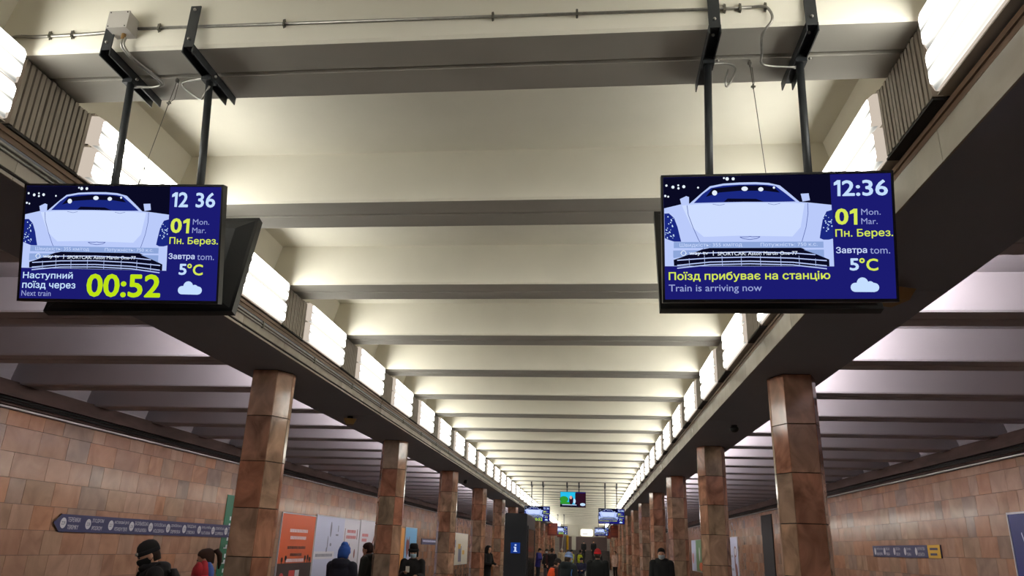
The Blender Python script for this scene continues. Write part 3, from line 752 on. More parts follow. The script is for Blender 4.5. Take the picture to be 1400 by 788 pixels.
for i, (a, b) in enumerate(names):
    x = 13.40+.7217*i-17.035
    circ.append(el(x, 0, .085, .095)); wd = min(.042*len(a)+.06, .50)
    text_on(a, 'white_frame', (x+.11, x+.11+wd, .025, .105), -.003, t, 0); text_on(b, 'white_frame', (x+.13, x+.12+wd*.92, -.105, -.03), -.003, t, 0)
    text_on(str(229-i), 'sign_navy', (x-.05, x+.05, -.03, .03), -.005, t, 0)
shapes(t, 'station_disc', 'white_frame', circ, 2)
t, w2, h2 = wall_item('line_sign', 'right', 19.02, 23.36, .075, .365, 'navy station-name strip with yellow end on the right wall', 'sign', 'sign_navy')
shapes(t, 'yellow_end', 'sign_yellow', [rect(w2-.68, w2, -h2, h2)], 1)
mid = (19.02+23.36)/2; circ = []
for y, a, b in ((23.2, 'ГЕРОЇВ ДНІПРА', 'HEROIV DNIPRA'), (22.5, 'МІНСЬКА', 'MINSKA'), (21.8, 'ОБОЛОНЬ', 'OBOLON'), (21.09, 'ПОЧАЙНА', 'POCHAINA'), (20.4, 'КОНТРАКТОВА', 'KONTRAKTOVA')):
    x = mid-y; circ.append(el(x+.03, 0, .07, .095))
    wd = .034*len(a)+.05
    text_on(a, 'white_frame', (x+.13, x+.13+wd, .03, .10), -.003, t, 0); text_on(b, 'white_frame', (x+.13, x+.13+wd*.9, -.105, -.03), -.003, t, 0)
shapes(t, 'station_disc', 'white_frame', circ, 2)
mb = MB(); shapes(t, 'print_line', 'sign_navy', [rect(w2-.55, w2-.12, .03, .08), rect(w2-.55, w2-.18, -.09, -.04)], 3)

def glyph_rows(rows, rg, h=.05):
    """rows of small blocks standing for print too small to read"""
    out = []
    for x0, x1, z in rows:
        x = x0
        while x < x1:
            w_ = rg.uniform(.02, .04)*h/.05; out.append(rect(x, min(x+w_, x1), z, z+h)); x += w_+.012*h/.05
    return out
rg = random.Random(5)
t, w2, h2 = wall_item('poster', 'left', 23.62, 26.62, -1.55, .80, 'tall orange advertising poster with white lines and dark base', 'poster', 'poster_orange', frame='white_frame')
shapes(t, 'dark_band', 'poster_dark', [rect(-w2, w2, -h2, -h2+.84)], 1)
shapes(t, 'print_line', 'poster_white', glyph_rows([(-.75, .85, .62), (-.65, .75, .40), (-.8, .75, -.30)], rg, .10), 1)
shapes(t, 'print_line', 'poster_dark', glyph_rows([(-.8, .8, .10), (-.5, .5, -.12)], rg, .09), 1)
hd = []
for x, s in ((-1.15, .55), (-.85, .7), (.85, .7), (1.1, .75), (1.3, .55)):
    hd.append(rect(x-.035, x+.035, -h2+.78, -h2+.78+.28*s)); hd.append(el(x, -h2+.78+.3*s, .09, .08))
    for q in (-.06, -.02, .02, .06): hd.append(rect(x+q-.012, x+q+.012, -h2+.78+.3*s, -h2+.78+.42*s))
shapes(t, 'hand_picture', 'poster_dark', hd, 2)
shapes(t, 'caption_block', 'poster_red', [rect(-.45, .05, -h2+.42, -h2+.62), el(-1.05, -h2+.4, .2, .16)], 3); shapes(t, 'caption_block', 'poster_white', [rect(.08, .45, -h2+.42, -h2+.62), rect(-.5, .45, -h2+.24, -h2+.29)], 3)
t, w2, h2 = wall_item('poster', 'left', 26.74, 32.0, -1.65, .86, 'wide pale blue-white poster with slender figures behind blue-hatted person', 'poster', 'poster_pale', frame='white_frame')
shapes(t, 'pale_panel', 'poster_white', [rect(-w2, -.4, -.22, .04), rect(.55, w2, -h2, h2)], 1)
fg = [el(-1.0, .82, .09, .28), el(-1.25, .35, .05, .25), el(-1.3, .1, .07, .09), el(-.9, .28, .09, .06), rect(-.2, -.12, .75, .98), rect(-.4, -.1, .6, .66)]
shapes(t, 'figure_picture', 'poster_grey', fg, 2)
shapes(t, 'figure_picture', 'poster_brownred', [el(1.4, -.1, .08, .45), el(.8, -.05, .10, .16), el(2.15, -.05, .10, .18), rect(.68, .74, 0, .9), rect(2.3, 2.38, .5, .9), el(1.4, -.8, .14, .5)], 2)
shapes(t, 'print_line', 'poster_red', glyph_rows([(1.0, 2.1, .74), (.9, 2.2, .52)], rg, .12), 2)
shapes(t, 'print_line', 'poster_grey', glyph_rows([(-2.4, -.6, -.14)], rg, .1), 2)
t, w2, h2 = wall_item('poster', 'left', 32.12, 36.2, -1.65, .88, 'white poster with curved dark stroke partly behind the second pillar', 'poster', 'poster_white', frame='white_frame')
shapes(t, 'curved_stroke', 'poster_brownred', [[(-.5, -.9), (-.4, -.9), (-.2, 0), (.3, .7), (.2, .75), (-.35, .1)]], 1)
shapes(t, 'print_line', 'poster_red', glyph_rows([(-1.7, -.8, .62), (-1.7, -1.0, .42)], rg, .12), 1)
t, w2, h2 = wall_item('poster', 'left', 38.6, 40.1, -1.5, .78, 'narrow amber poster strip seen just past the second pillar', 'poster', 'poster_amber')
t, w2, h2 = wall_item('poster', 'left', 40.3, 43.0, -1.5, .82, 'light blue poster with reddish figure behind the black-hatted masked man', 'poster', 'poster_blue', frame='white_frame')
shapes(t, 'figure_picture', 'poster_brownred', [el(-.7, .1, .28, .5), el(-.4, .4, .1, .35), el(-.95, .3, .1, .4)], 1)
shapes(t, 'figure_picture', 'poster_pale', [el(-.2, -.5, .6, .4)], 2)
t, w2, h2 = wall_item('line_sign', 'left', 44.4, 49.0, .0, .32, 'short distant navy station-name strip on the left wall', 'sign', 'sign_navy')
shapes(t, 'print_line', 'poster_pale', glyph_rows([(-2.0, 2.0, -.02)], rg, .1), 1)
t, w2, h2 = wall_item('notice_board', 'left', 52.5, 61.5, -1.3, .85, 'distant wall map board with yellow and dark squares', 'sign', 'poster_cream', frame='white_frame')
shapes(t, 'map_block', 'poster_grey', [rect(-4, -2.6, -.5, .8), rect(-2.2, -1, .1, .6), rect(.2, 1.6, -.9, .2)], 1); shapes(t, 'map_block', 'sign_yellow', [rect(-4, -2, -1, -.6), rect(0, 1.2, .0, .35), rect(2, 3, -.4, -.1)], 2); shapes(t, 'map_block', 'poster_dark', [rect(-3.6, -3.2, .0, .6), rect(-2.4, -1.2, -.4, -.1)], 3)
t, w2, h2 = wall_item('poster', 'left', 19.75, 21.6, -1.4, 1.10, 'green vertical banner with white letters partly behind the nearest left pillar', 'poster', 'poster_green', th=.01)
shapes(t, 'print_line', 'poster_white', [rect(-.62, -.54, z, z+.10) for z in (-.9, -.72, -.5, -.35, -.12, .08, .42, .60)]+[rect(-.74, -.54, z, z+.03) for z in (-.9, -.5, -.12, .42)], 1)
t, w2, h2 = wall_item('poster', 'right', 12.6, 15.85, -1.0, .90, 'large navy framed poster at the right edge of the picture', 'poster', 'poster_navy', frame='white_frame')
shapes(t, 'print_line', 'poster_pale', [[(-w2+.35, .6), (-w2+.38, .62), (-w2+.62, -.1), (-w2+.58, -.12)]], 1)
t, w2, h2 = wall_item('poster', 'right', 44.0, 46.3, -1.6, .92, 'white poster with a slim figure right of the second right pillar', 'poster', 'poster_pale', frame='white_frame')
shapes(t, 'figure_picture', 'poster_brownred', [el(.4, .5, .35, .3), el(.2, .0, .15, .6), el(.5, -.6, .3, .5)], 1); shapes(t, 'figure_picture', 'poster_white', [el(.42, .5, .24, .2)], 2); shapes(t, 'print_line', 'poster_grey', glyph_rows([(-.9, -.3, .2), (-.9, -.2, -.5)], rg, .12), 1)
t, w2, h2 = wall_item('poster', 'right', 56.8, 63.5, -1.25, .95, 'green and white poster with orange flower between second and third right pillars', 'poster', 'poster_leaf', frame='white_frame')
shapes(t, 'pale_panel', 'poster_pale', [rect(-w2, -.8, -h2, h2)], 1); shapes(t, 'flower_picture', 'poster_orange', [el(1.7, -.75, 1.0, .3), el(-2.6, -.2, .3, .4)], 2); shapes(t, 'flower_picture', 'poster_white', [el(1.0, .1, .3, .5)], 2)
# red hanging boards on the tenth pillars, far down
for x, lb in ((-2.95, 'dark red board hung from the left beam far down the hall'), (2.0, 'dark red board hung from the right beam far down the hall')):
    for y, s in ((61.8, 1.0), (77.6, .75)):
        t = empty('hanging_board', (x, y, Z(1.46))); tag(t, lb+(', nearer one' if y < 70 else ', farther smaller one'), 'sign')
        rt_ = 1.175 if x < 0 else .452
        MB().box(-.40*s, .40*s, 0, .05, -.48*s, min(.48*s, rt_-.01)).build('board', 'poster_brownred', t)
        shapes(t, 'print_line', 'poster_orange', glyph_rows([(-.28*s, .28*s, z*s) for z in (-.3, -.18, -.06, .06)], rg, .04)+[el(-.2*s, .3*s, .07*s, .07*s)], 1)
        MB().tube([(-.3*s, .025, .48*s), (-.3*s, .025, rt_)], .012, 6).tube([(.3*s, .025, .48*s), (.3*s, .025, rt_)], .012, 6).build('rod', 'wire_steel', t)

# ------------------------------------------------------------------ far furniture
t = empty('ceiling_sign', (-.33, 85.85, Z(1.78))); tag(t, 'glowing cream sign panel on the far lintel over the stairs', 'sign')
MB().box(-.68, .68, 0, .12, -.37, .37, .12).build('panel', 'far_sign_glow', t); MB().box(-.75, .75, .12, .15, -.44, .44).build('backing', 'white_paint', t)
MB().box(-.45, .1, -.006, 0, -.16, -.12).build('print_line', 'joint_dark', t)
tag(MB().box(.62, .92, 85.7, 86, Z(1.45), Z(2.0)).build('wall_box', 'slat_dark'), 'small dark box right of the glowing far sign', 'box')
t = empty('utility_cabinet', (-1.72, 84.6, 0)); tag(t, 'cream square column with box head left of the far glowing sign', 'column')
MB().box(-.22, .22, -.2, .2, 0, Z(1.32)).build('shaft', 'white_paint', t); MB().box(-.50, .40, -.3, .3, Z(1.32), Z(2.28)).build('head', 'white_paint', t)
tag(MB().tube([(-2.42, 85.2, 0), (-2.42, 85.2, Z(1.42))], .13, 10).build('yellow_pole', 'yellow_paint'), 'yellow pole standing far down the hall', 'pole')
t = empty('post', (-2.95, 84.5, 0)); tag(t, 'leaning pale steel posts left of the yellow pole', 'post')
MB().tube([(-.18, 0, 0.4), (.1, 0, 3.15)], .06, 8).build('rail', 'white_paint', t); MB().tube([(.12, 0, 0), (.3, 0, 3.15)], .07, 8).build('rail', 'galvanised', t); MB().tube([(-.3, 0, 0), (-.18, 0, .45)], .06, 8).build('rail', 'white_paint', t)
# information stand
t = empty('information_stand', (-1.025, 10.8, 0), (0, 0, R(-1))); tag(t, 'tall black information stand with a blue i sign', 'kiosk')
KH = Z(.455)
MB().box(-.155, .155, 0, 1.25, .05, KH, .012).build('body', 'kiosk_black', t)
MB().box(-.18, .18, -.03, 1.28, 0, .05).build('base', 'slat_dark', t)
MB().box(.155, .162, .12, 1.13, .5, KH-.2).build('side_panel', 'kiosk_glass', t)
mb = MB()
for q in ((.08, .12, .46, KH-.16), (1.13, 1.17, .46, KH-.16), (.12, 1.13, KH-.2, KH-.16), (.12, 1.13, .46, .5)): mb.box(.155, .168, q[0], q[1], q[2], q[3])
mb.build('panel_frame', 'kiosk_black', t)
glow('info_blue', rgb(22, 54, 130), 1.0); glow('info_white', rgb(200, 215, 250), 1.0)
s_ = MB().box(-.065, .065, -.008, 0, KH-.53, KH-.39).build('info_sign', 'info_blue', t)
ib = MB(); ib.box(-.012, .012, -.010, -.009, KH-.50, KH-.445).box(-.022, -.012, -.010, -.009, KH-.457, KH-.445).box(-.025, .025, -.010, -.009, KH-.51, KH-.50).box(-.010, .014, -.010, -.009, KH-.432, KH-.412)
ib.build('info_letter', 'info_white', s_)['kind'] = 'stuff'

# ------------------------------------------------------------------ people
def remesh(mb, voxel, smooth_n, name):
    me = mb.mesh(name, 'skin'); o = bpy.data.objects.new('tmp', me); COL.objects.link(o)
    md = o.modifiers.new('r', 'REMESH'); md.mode = 'VOXEL'; md.voxel_size = voxel
    if smooth_n: s = o.modifiers.new('s', 'SMOOTH'); s.iterations = smooth_n; s.factor = .5
    bpy.context.view_layer.update()
    out = bpy.data.meshes.new_from_object(o.evaluated_get(bpy.context.evaluated_depsgraph_get()))
    COL.objects.unlink(o); bpy.data.objects.remove(o); bpy.data.meshes.remove(me)
    out.polygons.foreach_set('use_smooth', [True]*len(out.polygons)); out.materials.clear(); return out
def ering(cx, cy_, cz, rx, ry, k=16): return [(cx+rx*math.cos(2*math.pi*j/k), cy_+ry*math.sin(2*math.pi*j/k), cz) for j in range(k)]
CLOTH = {}
def cloth(c, rough=.85):
    k = 'cloth_%02x%02x%02x' % c
    if k not in M: plain(k, rgb(*c), rough, var=.18, scale=9, bump=.25)
    return k
HEADS = {}
def head_mb():
    mb = MB()
    prof = [(1.500, .050, .055, .012), (1.520, .052, .060, .004), (1.535, .050, .078, -.008), (1.560, .060, .088, -.006), (1.590, .067, .092, 0), (1.620, .072, .095, .002), (1.650, .074, .097, .004), (1.680, .073, .096, .006), (1.705, .067, .087, .008), (1.728, .050, .066, .008), (1.742, .026, .034, .008)]
    mb.rings([ering(0, c, z, a, b) for z, a, b, c in prof])
    mb.hull([(-.017, -.085, 1.585), (.017, -.085, 1.585), (.012, -.085, 1.64), (-.012, -.085, 1.64)], [(-.011, -.122, 1.592), (.011, -.122, 1.592), (.006, -.102, 1.635), (-.006, -.102, 1.635)])   # nose
    mb.ball((0, -.096, 1.562), (.026, .012, .009), 10, 6)          # lips
    for s in (-1, 1): mb.ball((s*.076, .008, 1.612), (.010, .019, .032), 10, 6)
    mb.ball((0, -.072, 1.530), (.026, .022, .018), 10, 6)          # chin
    mb.ball((0, -.086, 1.655), (.052, .014, .010), 10, 6)          # brow
    return mb
def person(label, x, y, face, H=1.75, coat=(20, 20, 24), legs=(30, 30, 38), hat=('beanie', (12, 12, 14)), mask=None, arms=((0, 0), (0, 0)), lean=0.0, turn=0.0, nod=0.0,
           hood=False, fine=True, z0=0.0, sit=False, bag=None, vest=None, coat_len=.72, scarf=None, hold=None, step=.0, badge=False, pack=None, name='person'):
    """arms: (forward swing of the upper arm, elbow bend) in degrees for the figure's right and left arm"""
    s = H/1.75
    root = empty(name, (x, y, z0), (0, 0, R(face))); tag(root, label, 'person')
    vx = .010 if fine else .017
    hz = .92 if not sit else .50
    L0 = lambda p: Vector(p)
    def bend(p):                    # lean of the trunk about the hips
        p = Vector(p); c, n = math.cos(R(lean)), math.sin(R(lean)); dy, dz = p.y, p.z-.92
        q = Vector((p.x, dy*c-dz*n, .92+dy*n+dz*c))
        q.z += hz-.92; return q
    def hd(p):                      # nod and turn of the head on the neck, then the lean
        p = Vector(p); c, n = math.cos(R(nod)), math.sin(R(nod)); dy, dz = p.y-.01, p.z-1.50
        p = Vector((p.x, .01+dy*c-dz*n, 1.50+dy*n+dz*c)); c, n = math.cos(R(turn)), math.sin(R(turn))
        return bend((p.x*c-(p.y-.01)*n, .01+p.x*n+(p.y-.01)*c, p.z))
    def fin(mesh): 
        for v in mesh.vertices: v.co *= s
        return mesh
    # joints
    J = {}
    for sd in (-1, 1):
        a, b = arms[0 if sd < 0 else 1]
        sh = Vector((sd*.185, .01, 1.425)); ua, fa = R(a), R(a+b)
        elb = sh+Vector((sd*.035, -math.sin(ua)*.28, -math.cos(ua)*.28)); inw = -sd*.10*min(1, abs(b)/60)
        wr_ = elb+Vector((inw+sd*.0, -math.sin(fa)*.25, -math.cos(fa)*.25))
        dr = (wr_-elb).normalized()
        J[sd] = [bend(sh), bend(elb), bend(wr_), bend(wr_+dr*.09), dr]
        if sit: kn = Vector((sd*.10, -.42, hz-.03)); an = Vector((sd*.10, -.43, .09)); hp = Vector((sd*.09, 0, hz))
        else: kn = Vector((sd*.095, -.02-sd*step*.5, .49)); an = Vector((sd*.10, .02-sd*step, .085)); hp = Vector((sd*.09, 0, .90))
        J[sd] += [hp, kn, an]
    def tr(rings): return [[bend(p) for p in r] for r in rings]
    # the body: one skin
    mb = MB()
    mb.rings(tr([ering(0, 0, .86, .150, .105), ering(0, 0, .95, .162, .112), ering(0, .0, 1.08, .138, .096), ering(0, 0, 1.22, .155, .108), ering(0, .005, 1.34, .175, .112), ering(0, .01, 1.42, .165, .09), ering(0, .012, 1.46, .09, .065)]))
    mb.tube([bend((0, .014, 1.42)), bend((0, .008, 1.53))], .054, 14)
    h = head_mb(); b0 = len(mb.v); mb.v += [tuple(hd(p)) for p in h.v]; mb.f += [[q+b0 for q in f] for f in h.f]; mb.t += h.t; mb.mi += h.mi
    for sd in (-1, 1):
        S_, E_, W_, Hn, dr, hp, kn, an = J[sd]
        mb.tube([S_, S_.lerp(E_, .5), E_], [.055, .047, .040], 12); mb.ball(S_, .056); mb.ball(E_, .041)
        mb.tube([E_, E_.lerp(W_, .4), W_], [.040, .038, .027], 12)
        mb.tube([W_, W_.lerp(Hn, .35), Hn], [.026, .036, .034], 12)
        mb.tube([hp, hp.lerp(kn, .5), kn], [.088, .074, .056], 14); mb.ball(kn, .057); mb.ball(hp, .09)
        mb.tube([kn, kn.lerp(an, .35), an], [.055, .054, .038], 14)
        mb.tube([an+Vector((0, .05, -.04)), an+Vector((0, -.04, -.045)), an+Vector((0, -.15, -.06))], [.034, .036, .024], 10)
    body = remesh(mb, vx, 3, 'body')
    body = fin(body)
    # five fingers on each hand, joined to the same mesh
    bm = bmesh.new(); bm.from_mesh(body)
    fm = MB()
    for sd in (-1, 1):
        S_, E_, W_, Hn, dr, hp, kn, an = J[sd]
        d = (Hn-W_).normalized(); side = Vector((1, 0, 0)) if abs(d.x) < .8 else Vector((0, 1, 0)); side = (side-d*side.dot(d)).normalized(); pn = d.cross(side)
        inn = -1 if (pn.dot(Vector((-sd, -.3, 0)))) < 0 else 1
        for q, (o_, l_) in enumerate(((-.028, .062), (-.010, .074), (.010, .070), (.027, .054))):
            a = Hn-d*.012+side*o_*1.0; b = a+d*l_*.5; c = b+(d*.8+pn*inn*.6).normalized()*l_*.5
            fm.tube([a, b, c], [.0095, .009, .0065], 7)
        a = W_+d*.03-side*.028; fm.tube([a, a-side*.025+d*.03, a-side*.028+d*.062+pn*inn*.01], [.012, .0105, .008], 7)
    for v in fm.v: pass
    vs = [bm.verts.new(Vector(v)*s) for v in fm.v]
    for f in fm.f: 
        nf = bm.faces.new([vs[i] for i in f]); nf.smooth = True
    bm.to_mesh(body); bm.free(); body.materials.append(M['skin'])
    link('body', body, root)
    # eyes
    mb = MB()
    for sd in (-1, 1): mb.ball(hd((sd*.031, -.090, 1.632)), .0095, 8, 6)
    link('eyes', fin(mb.mesh('eyes', 'eye', True)), root)
    # trousers, shoes
    mb = MB()
    if not sit: mb.rings([ering(0, 0, .80, .155, .12), ering(0, 0, .90, .175, .125), ering(0, 0, 1.0, .165, .12)])
    else: mb.rings([ering(0, 0, hz-.10, .17, .13), ering(0, 0, hz, .18, .13), ering(0, 0, hz+.08, .17, .12)])
    for sd in (-1, 1):
        hp, kn, an = J[sd][5:8]; mb.tube([hp, hp.lerp(kn, .5), kn, kn.lerp(an, .5), an+Vector((0, 0, .02))], [.105, .092, .074, .070, .058], 14); mb.ball(kn, .076)
    tm = fin(remesh(mb, .016 if fine else .022, 2, 'trousers')); tm.materials.append(M[cloth(legs)]); link('trousers', tm, root)
    for sd in (-1, 1):
        an = J[sd][7]; f0 = an.z-.085
        mb = MB(); mb.rings([ering(an.x, an.y-.04, f0+.002, .046, .135), ering(an.x, an.y-.04, f0+.03, .048, .137), ering(an.x, an.y-.02, f0+.07, .042, .10), ering(an.x, an.y+.01, f0+.11, .044, .055)])
        link('shoe', fin(mb.mesh('shoe', cloth((22, 20, 20)), True)), root)
    # coat with sleeves
    mb = MB()
    low = coat_len if not sit else .84
    mb.rings(tr([ering(0, 0, low, .205, .155), ering(0, 0, .95, .195, .150), ering(0, 0, 1.1, .185, .142), ering(0, 0, 1.25, .198, .150), ering(0, .005, 1.36, .212, .145), ering(0, .01, 1.43, .19, .12), ering(0, .012, 1.485, .10, .088), ering(0, .012, 1.515, .078, .078)]))
    for sd in (-1, 1):
        S_, E_, W_ = J[sd][:3]
        mb.tube([S_, S_.lerp(E_, .5), E_], [.085, .078, .070], 14); mb.ball(S_, .088); mb.ball(E_, .071); mb.tube([E_, E_.lerp(W_, .5), W_], [.070, .064, .052], 14)
    if hood:
        mb.rings(tr([ering(0, .055, 1.40, .14, .11), ering(0, .06, 1.46, .165, .13), ering(0, .06, 1.52, .150, .12), ering(0, .055, 1.545, .11, .085)]))
    cm = remesh(mb, .014 if fine else .020, 2, 'coat')
    bmc = bmesh.new(); bmc.from_mesh(cm)
    bmc.to_mesh(cm); bmc.free()
    cm = fin(cm); cm.materials.append(M[cloth(coat)]); co = link('coat', cm, root)
    if vest:
        mb = MB(); mb.rings(tr([ering(0, 0, .86, .214, .165), ering(0, 0, 1.1, .20, .158), ering(0, 0, 1.3, .213, .165), ering(0, .005, 1.40, .20, .15), ering(0, .01, 1.45, .15, .12)]))
        link('vest', fin(mb.mesh('vest', cloth(vest), True)), root)
    if scarf:
        mb = MB(); mb.rings(tr([ering(0, .0, 1.45, .12, .11), ering(0, .0, 1.49, .135, .125), ering(0, .0, 1.53, .11, .10)])); link('collar', fin(mb.mesh('collar', cloth(scarf), True)), root)
    # head wear and hair
    kind, hc = hat
    def cap_(pts_, nm, mt, sm=True):
        mb = MB(); mb.rings([[hd(p) for p in r] for r in pts_]); return link(nm, fin(mb.mesh(nm, mt, sm)), root)
    if kind in ('beanie', 'pointed', 'patch'):
        top = 1.775 if kind == 'beanie' else 1.805
        pr = [(1.640, .080, .102), (1.665, .087, .110), (1.70, .084, .107), (1.735, .072, .094), (1.76, .048, .068), (top, .018, .026)]
        cap_([ering(0, .012, z, a, b, 20) for z, a, b in pr], 'hat', cloth(hc))
        if kind == 'pointed': cap_([ering(0, .035, 1.545, .084, .080, 20), ering(0, .035, 1.60, .092, .088, 20), ering(0, .024, 1.66, .095, .105, 20), ering(0, .012, 1.72, .084, .100, 20)], 'hat', cloth(hc))
        cap_([ering(0, .010, 1.638, .084, .106, 20), ering(0, .010, 1.645, .090, .112, 20), ering(0, .010, 1.675, .091, .113, 20), ering(0, .010, 1.682, .086, .108, 20)], 'hat_cuff', cloth(tuple(min(255, int(c*1.25)+4) for c in hc)))
        cap_([ering(0, .055, 1.55, .062, .050), ering(0, .05, 1.60, .074, .062), ering(0, .04, 1.65, .078, .070)], 'hair', cloth((50, 36, 28)))
    elif kind == 'fur':
        cap_([ering(0, .01, 1.645, .090, .110, 20), ering(0, .01, 1.665, .118, .138, 20), ering(0, .01, 1.70, .116, .136, 20), ering(0, .01, 1.715, .094, .114, 20)], 'hat_brim', cloth(hc))
        cap_([ering(0, .012, 1.69, .094, .114, 20), ering(0, .012, 1.78, .092, .112, 20), ering(0, .012, 1.815, .07, .09, 20)], 'hat', cloth(hc))
        for sd in (-1, 1):
            mb = MB(); mb.rings([[hd(p) for p in ering(sd*.086, .02, z, a_, b_, 12)] for z, a_, b_ in ((1.54, .012, .022), (1.57, .022, .040), (1.65, .022, .046), (1.69, .014, .04))]); link('ear_flap', fin(mb.mesh('ear_flap', cloth(hc), True)), root)
    elif kind == 'hood':
        cap_([ering(0, .035, 1.47, .10, .10, 20), ering(0, .04, 1.56, .105, .105, 20), ering(0, .035, 1.66, .100, .108, 20), ering(0, .03, 1.73, .078, .09, 20), ering(0, .025, 1.765, .04, .05, 20)], 'hood', cloth(hc))
    else:
        cap_([ering(0, .030, 1.56, .070, .070, 20), ering(0, .030, 1.61, .080, .080, 20), ering(0, .020, 1.655, .083, .098, 20), ering(0, .012, 1.70, .080, .104, 20), ering(0, .012, 1.735, .064, .084, 20), ering(0, .012, 1.757, .034, .045, 20)], 'hair', cloth(hc))
        if kind == 'ponytail':
            mb = MB(); mb.tube([hd((0, .10, 1.70)), hd((0, .145, 1.705)), hd((0, .175, 1.65)), hd((0, .17, 1.56)), hd((0, .15, 1.48))], [.018, .035, .036, .028, .010], 12); link('ponytail', fin(mb.mesh('ponytail', cloth(hc), True)), root)
    if kind == 'pointed':
        cap_([ering(.01, .04, 1.74, .056, .062, 14), ering(.015, .045, 1.775, .040, .044, 14), ering(.018, .05, 1.80, .016, .018, 14)], 'hat_tip', cloth(hc))
    if kind == 'patch':
        for sg, c in ((1, (170, 30, 46)), (-1, (70, 96, 176))):
            mb = MB(); mb.rings([[hd((sg*.045+p[0]*.62, p[1], p[2])) for p in ering(0, .012, z, a, b, 16)] for z, a, b in ((1.665, .088, .108), (1.70, .086, .106), (1.735, .076, .096), (1.765, .050, .070), (1.79, .02, .03))]); link('hat_patch', fin(mb.mesh('hat_patch', cloth(c), True)), root)
        mb = MB(); mb.rings([[hd(p) for p in ering(-.055, -.035, z, a, b, 14)] for z, a, b in ((1.66, .045, .058), (1.70, .046, .060), (1.74, .034, .046), (1.77, .012, .02))]); link('hat_patch', fin(mb.mesh('hat_patch', cloth((214, 206, 200)), True)), root)
        mb = MB(); mb.tube([hd((-.085, .04, 1.64)), hd((-.10, .03, 1.56)), hd((-.09, .0, 1.50))], [.02, .018, .01], 8); link('hat_strap', fin(mb.mesh('hat_strap', cloth((214, 150, 60)), True)), root)
    if mask:
        mb = MB(); k = 16; rs = []
        for z, a, b in ((1.528, .050, .090), (1.545, .060, .106), (1.575, .068, .122), (1.600, .070, .122), (1.613, .070, .110)):
            rs.append([hd((a*math.cos(math.pi+math.pi*j/(k-1)), .0+b*math.sin(math.pi+math.pi*j/(k-1)), z)) for j in range(k)]+[hd((a*.9*math.cos(2*math.pi-math.pi*j/(k-1)), b*.85*math.sin(2*math.pi-math.pi*j/(k-1)), z)) for j in range(k)])
        mb.rings(rs); link('face_mask', fin(mb.mesh('face_mask', cloth(mask), True)), root)
        mb = MB()
        for sd in (-1, 1):
            mb.tube([hd((sd*.068, -.02, 1.605)), hd((sd*.082, .01, 1.63)), hd((sd*.078, .02, 1.59)), hd((sd*.064, -.02, 1.545))], .0025, 5)
        link('mask_strap', fin(mb.mesh('mask_strap', cloth(mask), True)), root)
    if badge:
        mb = MB(); c_ = hd((.028, -.102, 1.672)); mb.ball(c_, (.016, .016, .018), 10, 6); link('hat_badge', fin(mb.mesh('hat_badge', 'galvanised', True)), root)
    if pack:
        mb = MB(); mb.rings(tr([ering(0, .20, 1.02, .13, .06), ering(0, .21, 1.10, .16, .09), ering(0, .21, 1.36, .15, .09), ering(0, .19, 1.47, .10, .05)]))
        for sd in (-1, 1): mb.tube([bend((sd*.11, .16, 1.44)), bend((sd*.13, .05, 1.53)), bend((sd*.13, -.10, 1.44)), bend((sd*.14, -.15, 1.25)), bend((sd*.15, .0, 1.08))], .017, 8)
        link('backpack', fin(mb.mesh('backpack', cloth(pack), True)), root)
    if hold:
        a = (J[-1][3]+J[1][3])/2; a = J[-1][3]+Vector((.02, -.035, .02))
        mb = MB(); mb.box(a.x-.04, a.x+.04, a.y-.006, a.y+.006, a.z-.03, a.z+.09); link('held_phone', fin(mb.mesh('held_phone', hold)), root)
    if bag:
        bc, bside = bag
        b = MB(); cx = bside*.27
        b.rings([ering(cx, .02, .72, .07, .15), ering(cx, .02, .76, .085, .17), ering(cx, .02, .98, .08, .16), ering(cx, .02, 1.03, .05, .13)])
        b.tube([bend((cx, -.1, 1.02)), bend((bside*.22, -.09, 1.3)), bend((bside*.16, 0, 1.52)), bend((bside*.22, .12, 1.3)), bend((cx, .12, 1.02))], .012, 6)
        link('shoulder_bag', fin(b.mesh('shoulder_bag', cloth(bc), True)), root)
    return root

# faces: 0 looks at the viewer, 180 looks away, 90 to the right, -90 to the left
pol = person('person in black beanie, black mask and black jacket by the nearest left pillar', -4.31, 7.5, -52, 1.70, (22, 22, 26), (20, 20, 24), ('beanie', (14, 14, 16)), (12, 12, 14), ((12, 70), (12, 70)), 4, 0, 20, hold='tv_black', hood=True, badge=True, pack=(18, 18, 20), scarf=(20, 20, 22))
person('person in red, blue and white patched hat beside the nearest left pillar', -3.17, 6.25, -140, 1.52, (60, 44, 40), (40, 36, 40), ('patch', (168, 34, 48)), None, ((5, 20), (5, 20)), 4, 0, -4, scarf=(190, 120, 70))
person('person with brown ponytail behind the patched hat', -4.50, 9.0, -72, 1.62, (120, 100, 92), (40, 40, 50), ('ponytail', (66, 46, 36)), None, ((5, 15), (5, 15)), 4, 0, 8)
person('person in bright blue pointed knitted hat and navy hooded jacket seen from behind', -3.86, 12.0, 168, 1.70, (28, 30, 46), (30, 32, 44), ('pointed', (40, 84, 170)), None, ((15, 40), (15, 40)), 4, 0, 8, hood=True)
person('person with brown hair and dark green coat looking at the wall posters', -4.23, 14.95, -100, 1.75, (40, 44, 38), (30, 32, 30), ('hair', (64, 40, 34)), None, ((10, 30), (10, 30)), 6, 0, 6, hood=True, scarf=(130, 104, 80))
person('person in black fur hat, black coat and pale blue mask facing the viewer', -3.68, 16.2, 8, 1.70, (14, 14, 18), (16, 16, 20), ('fur', (12, 12, 14)), (170, 200, 220), ((18, 88), (12, 80)), 0, 0, 6, hold='paper_white')
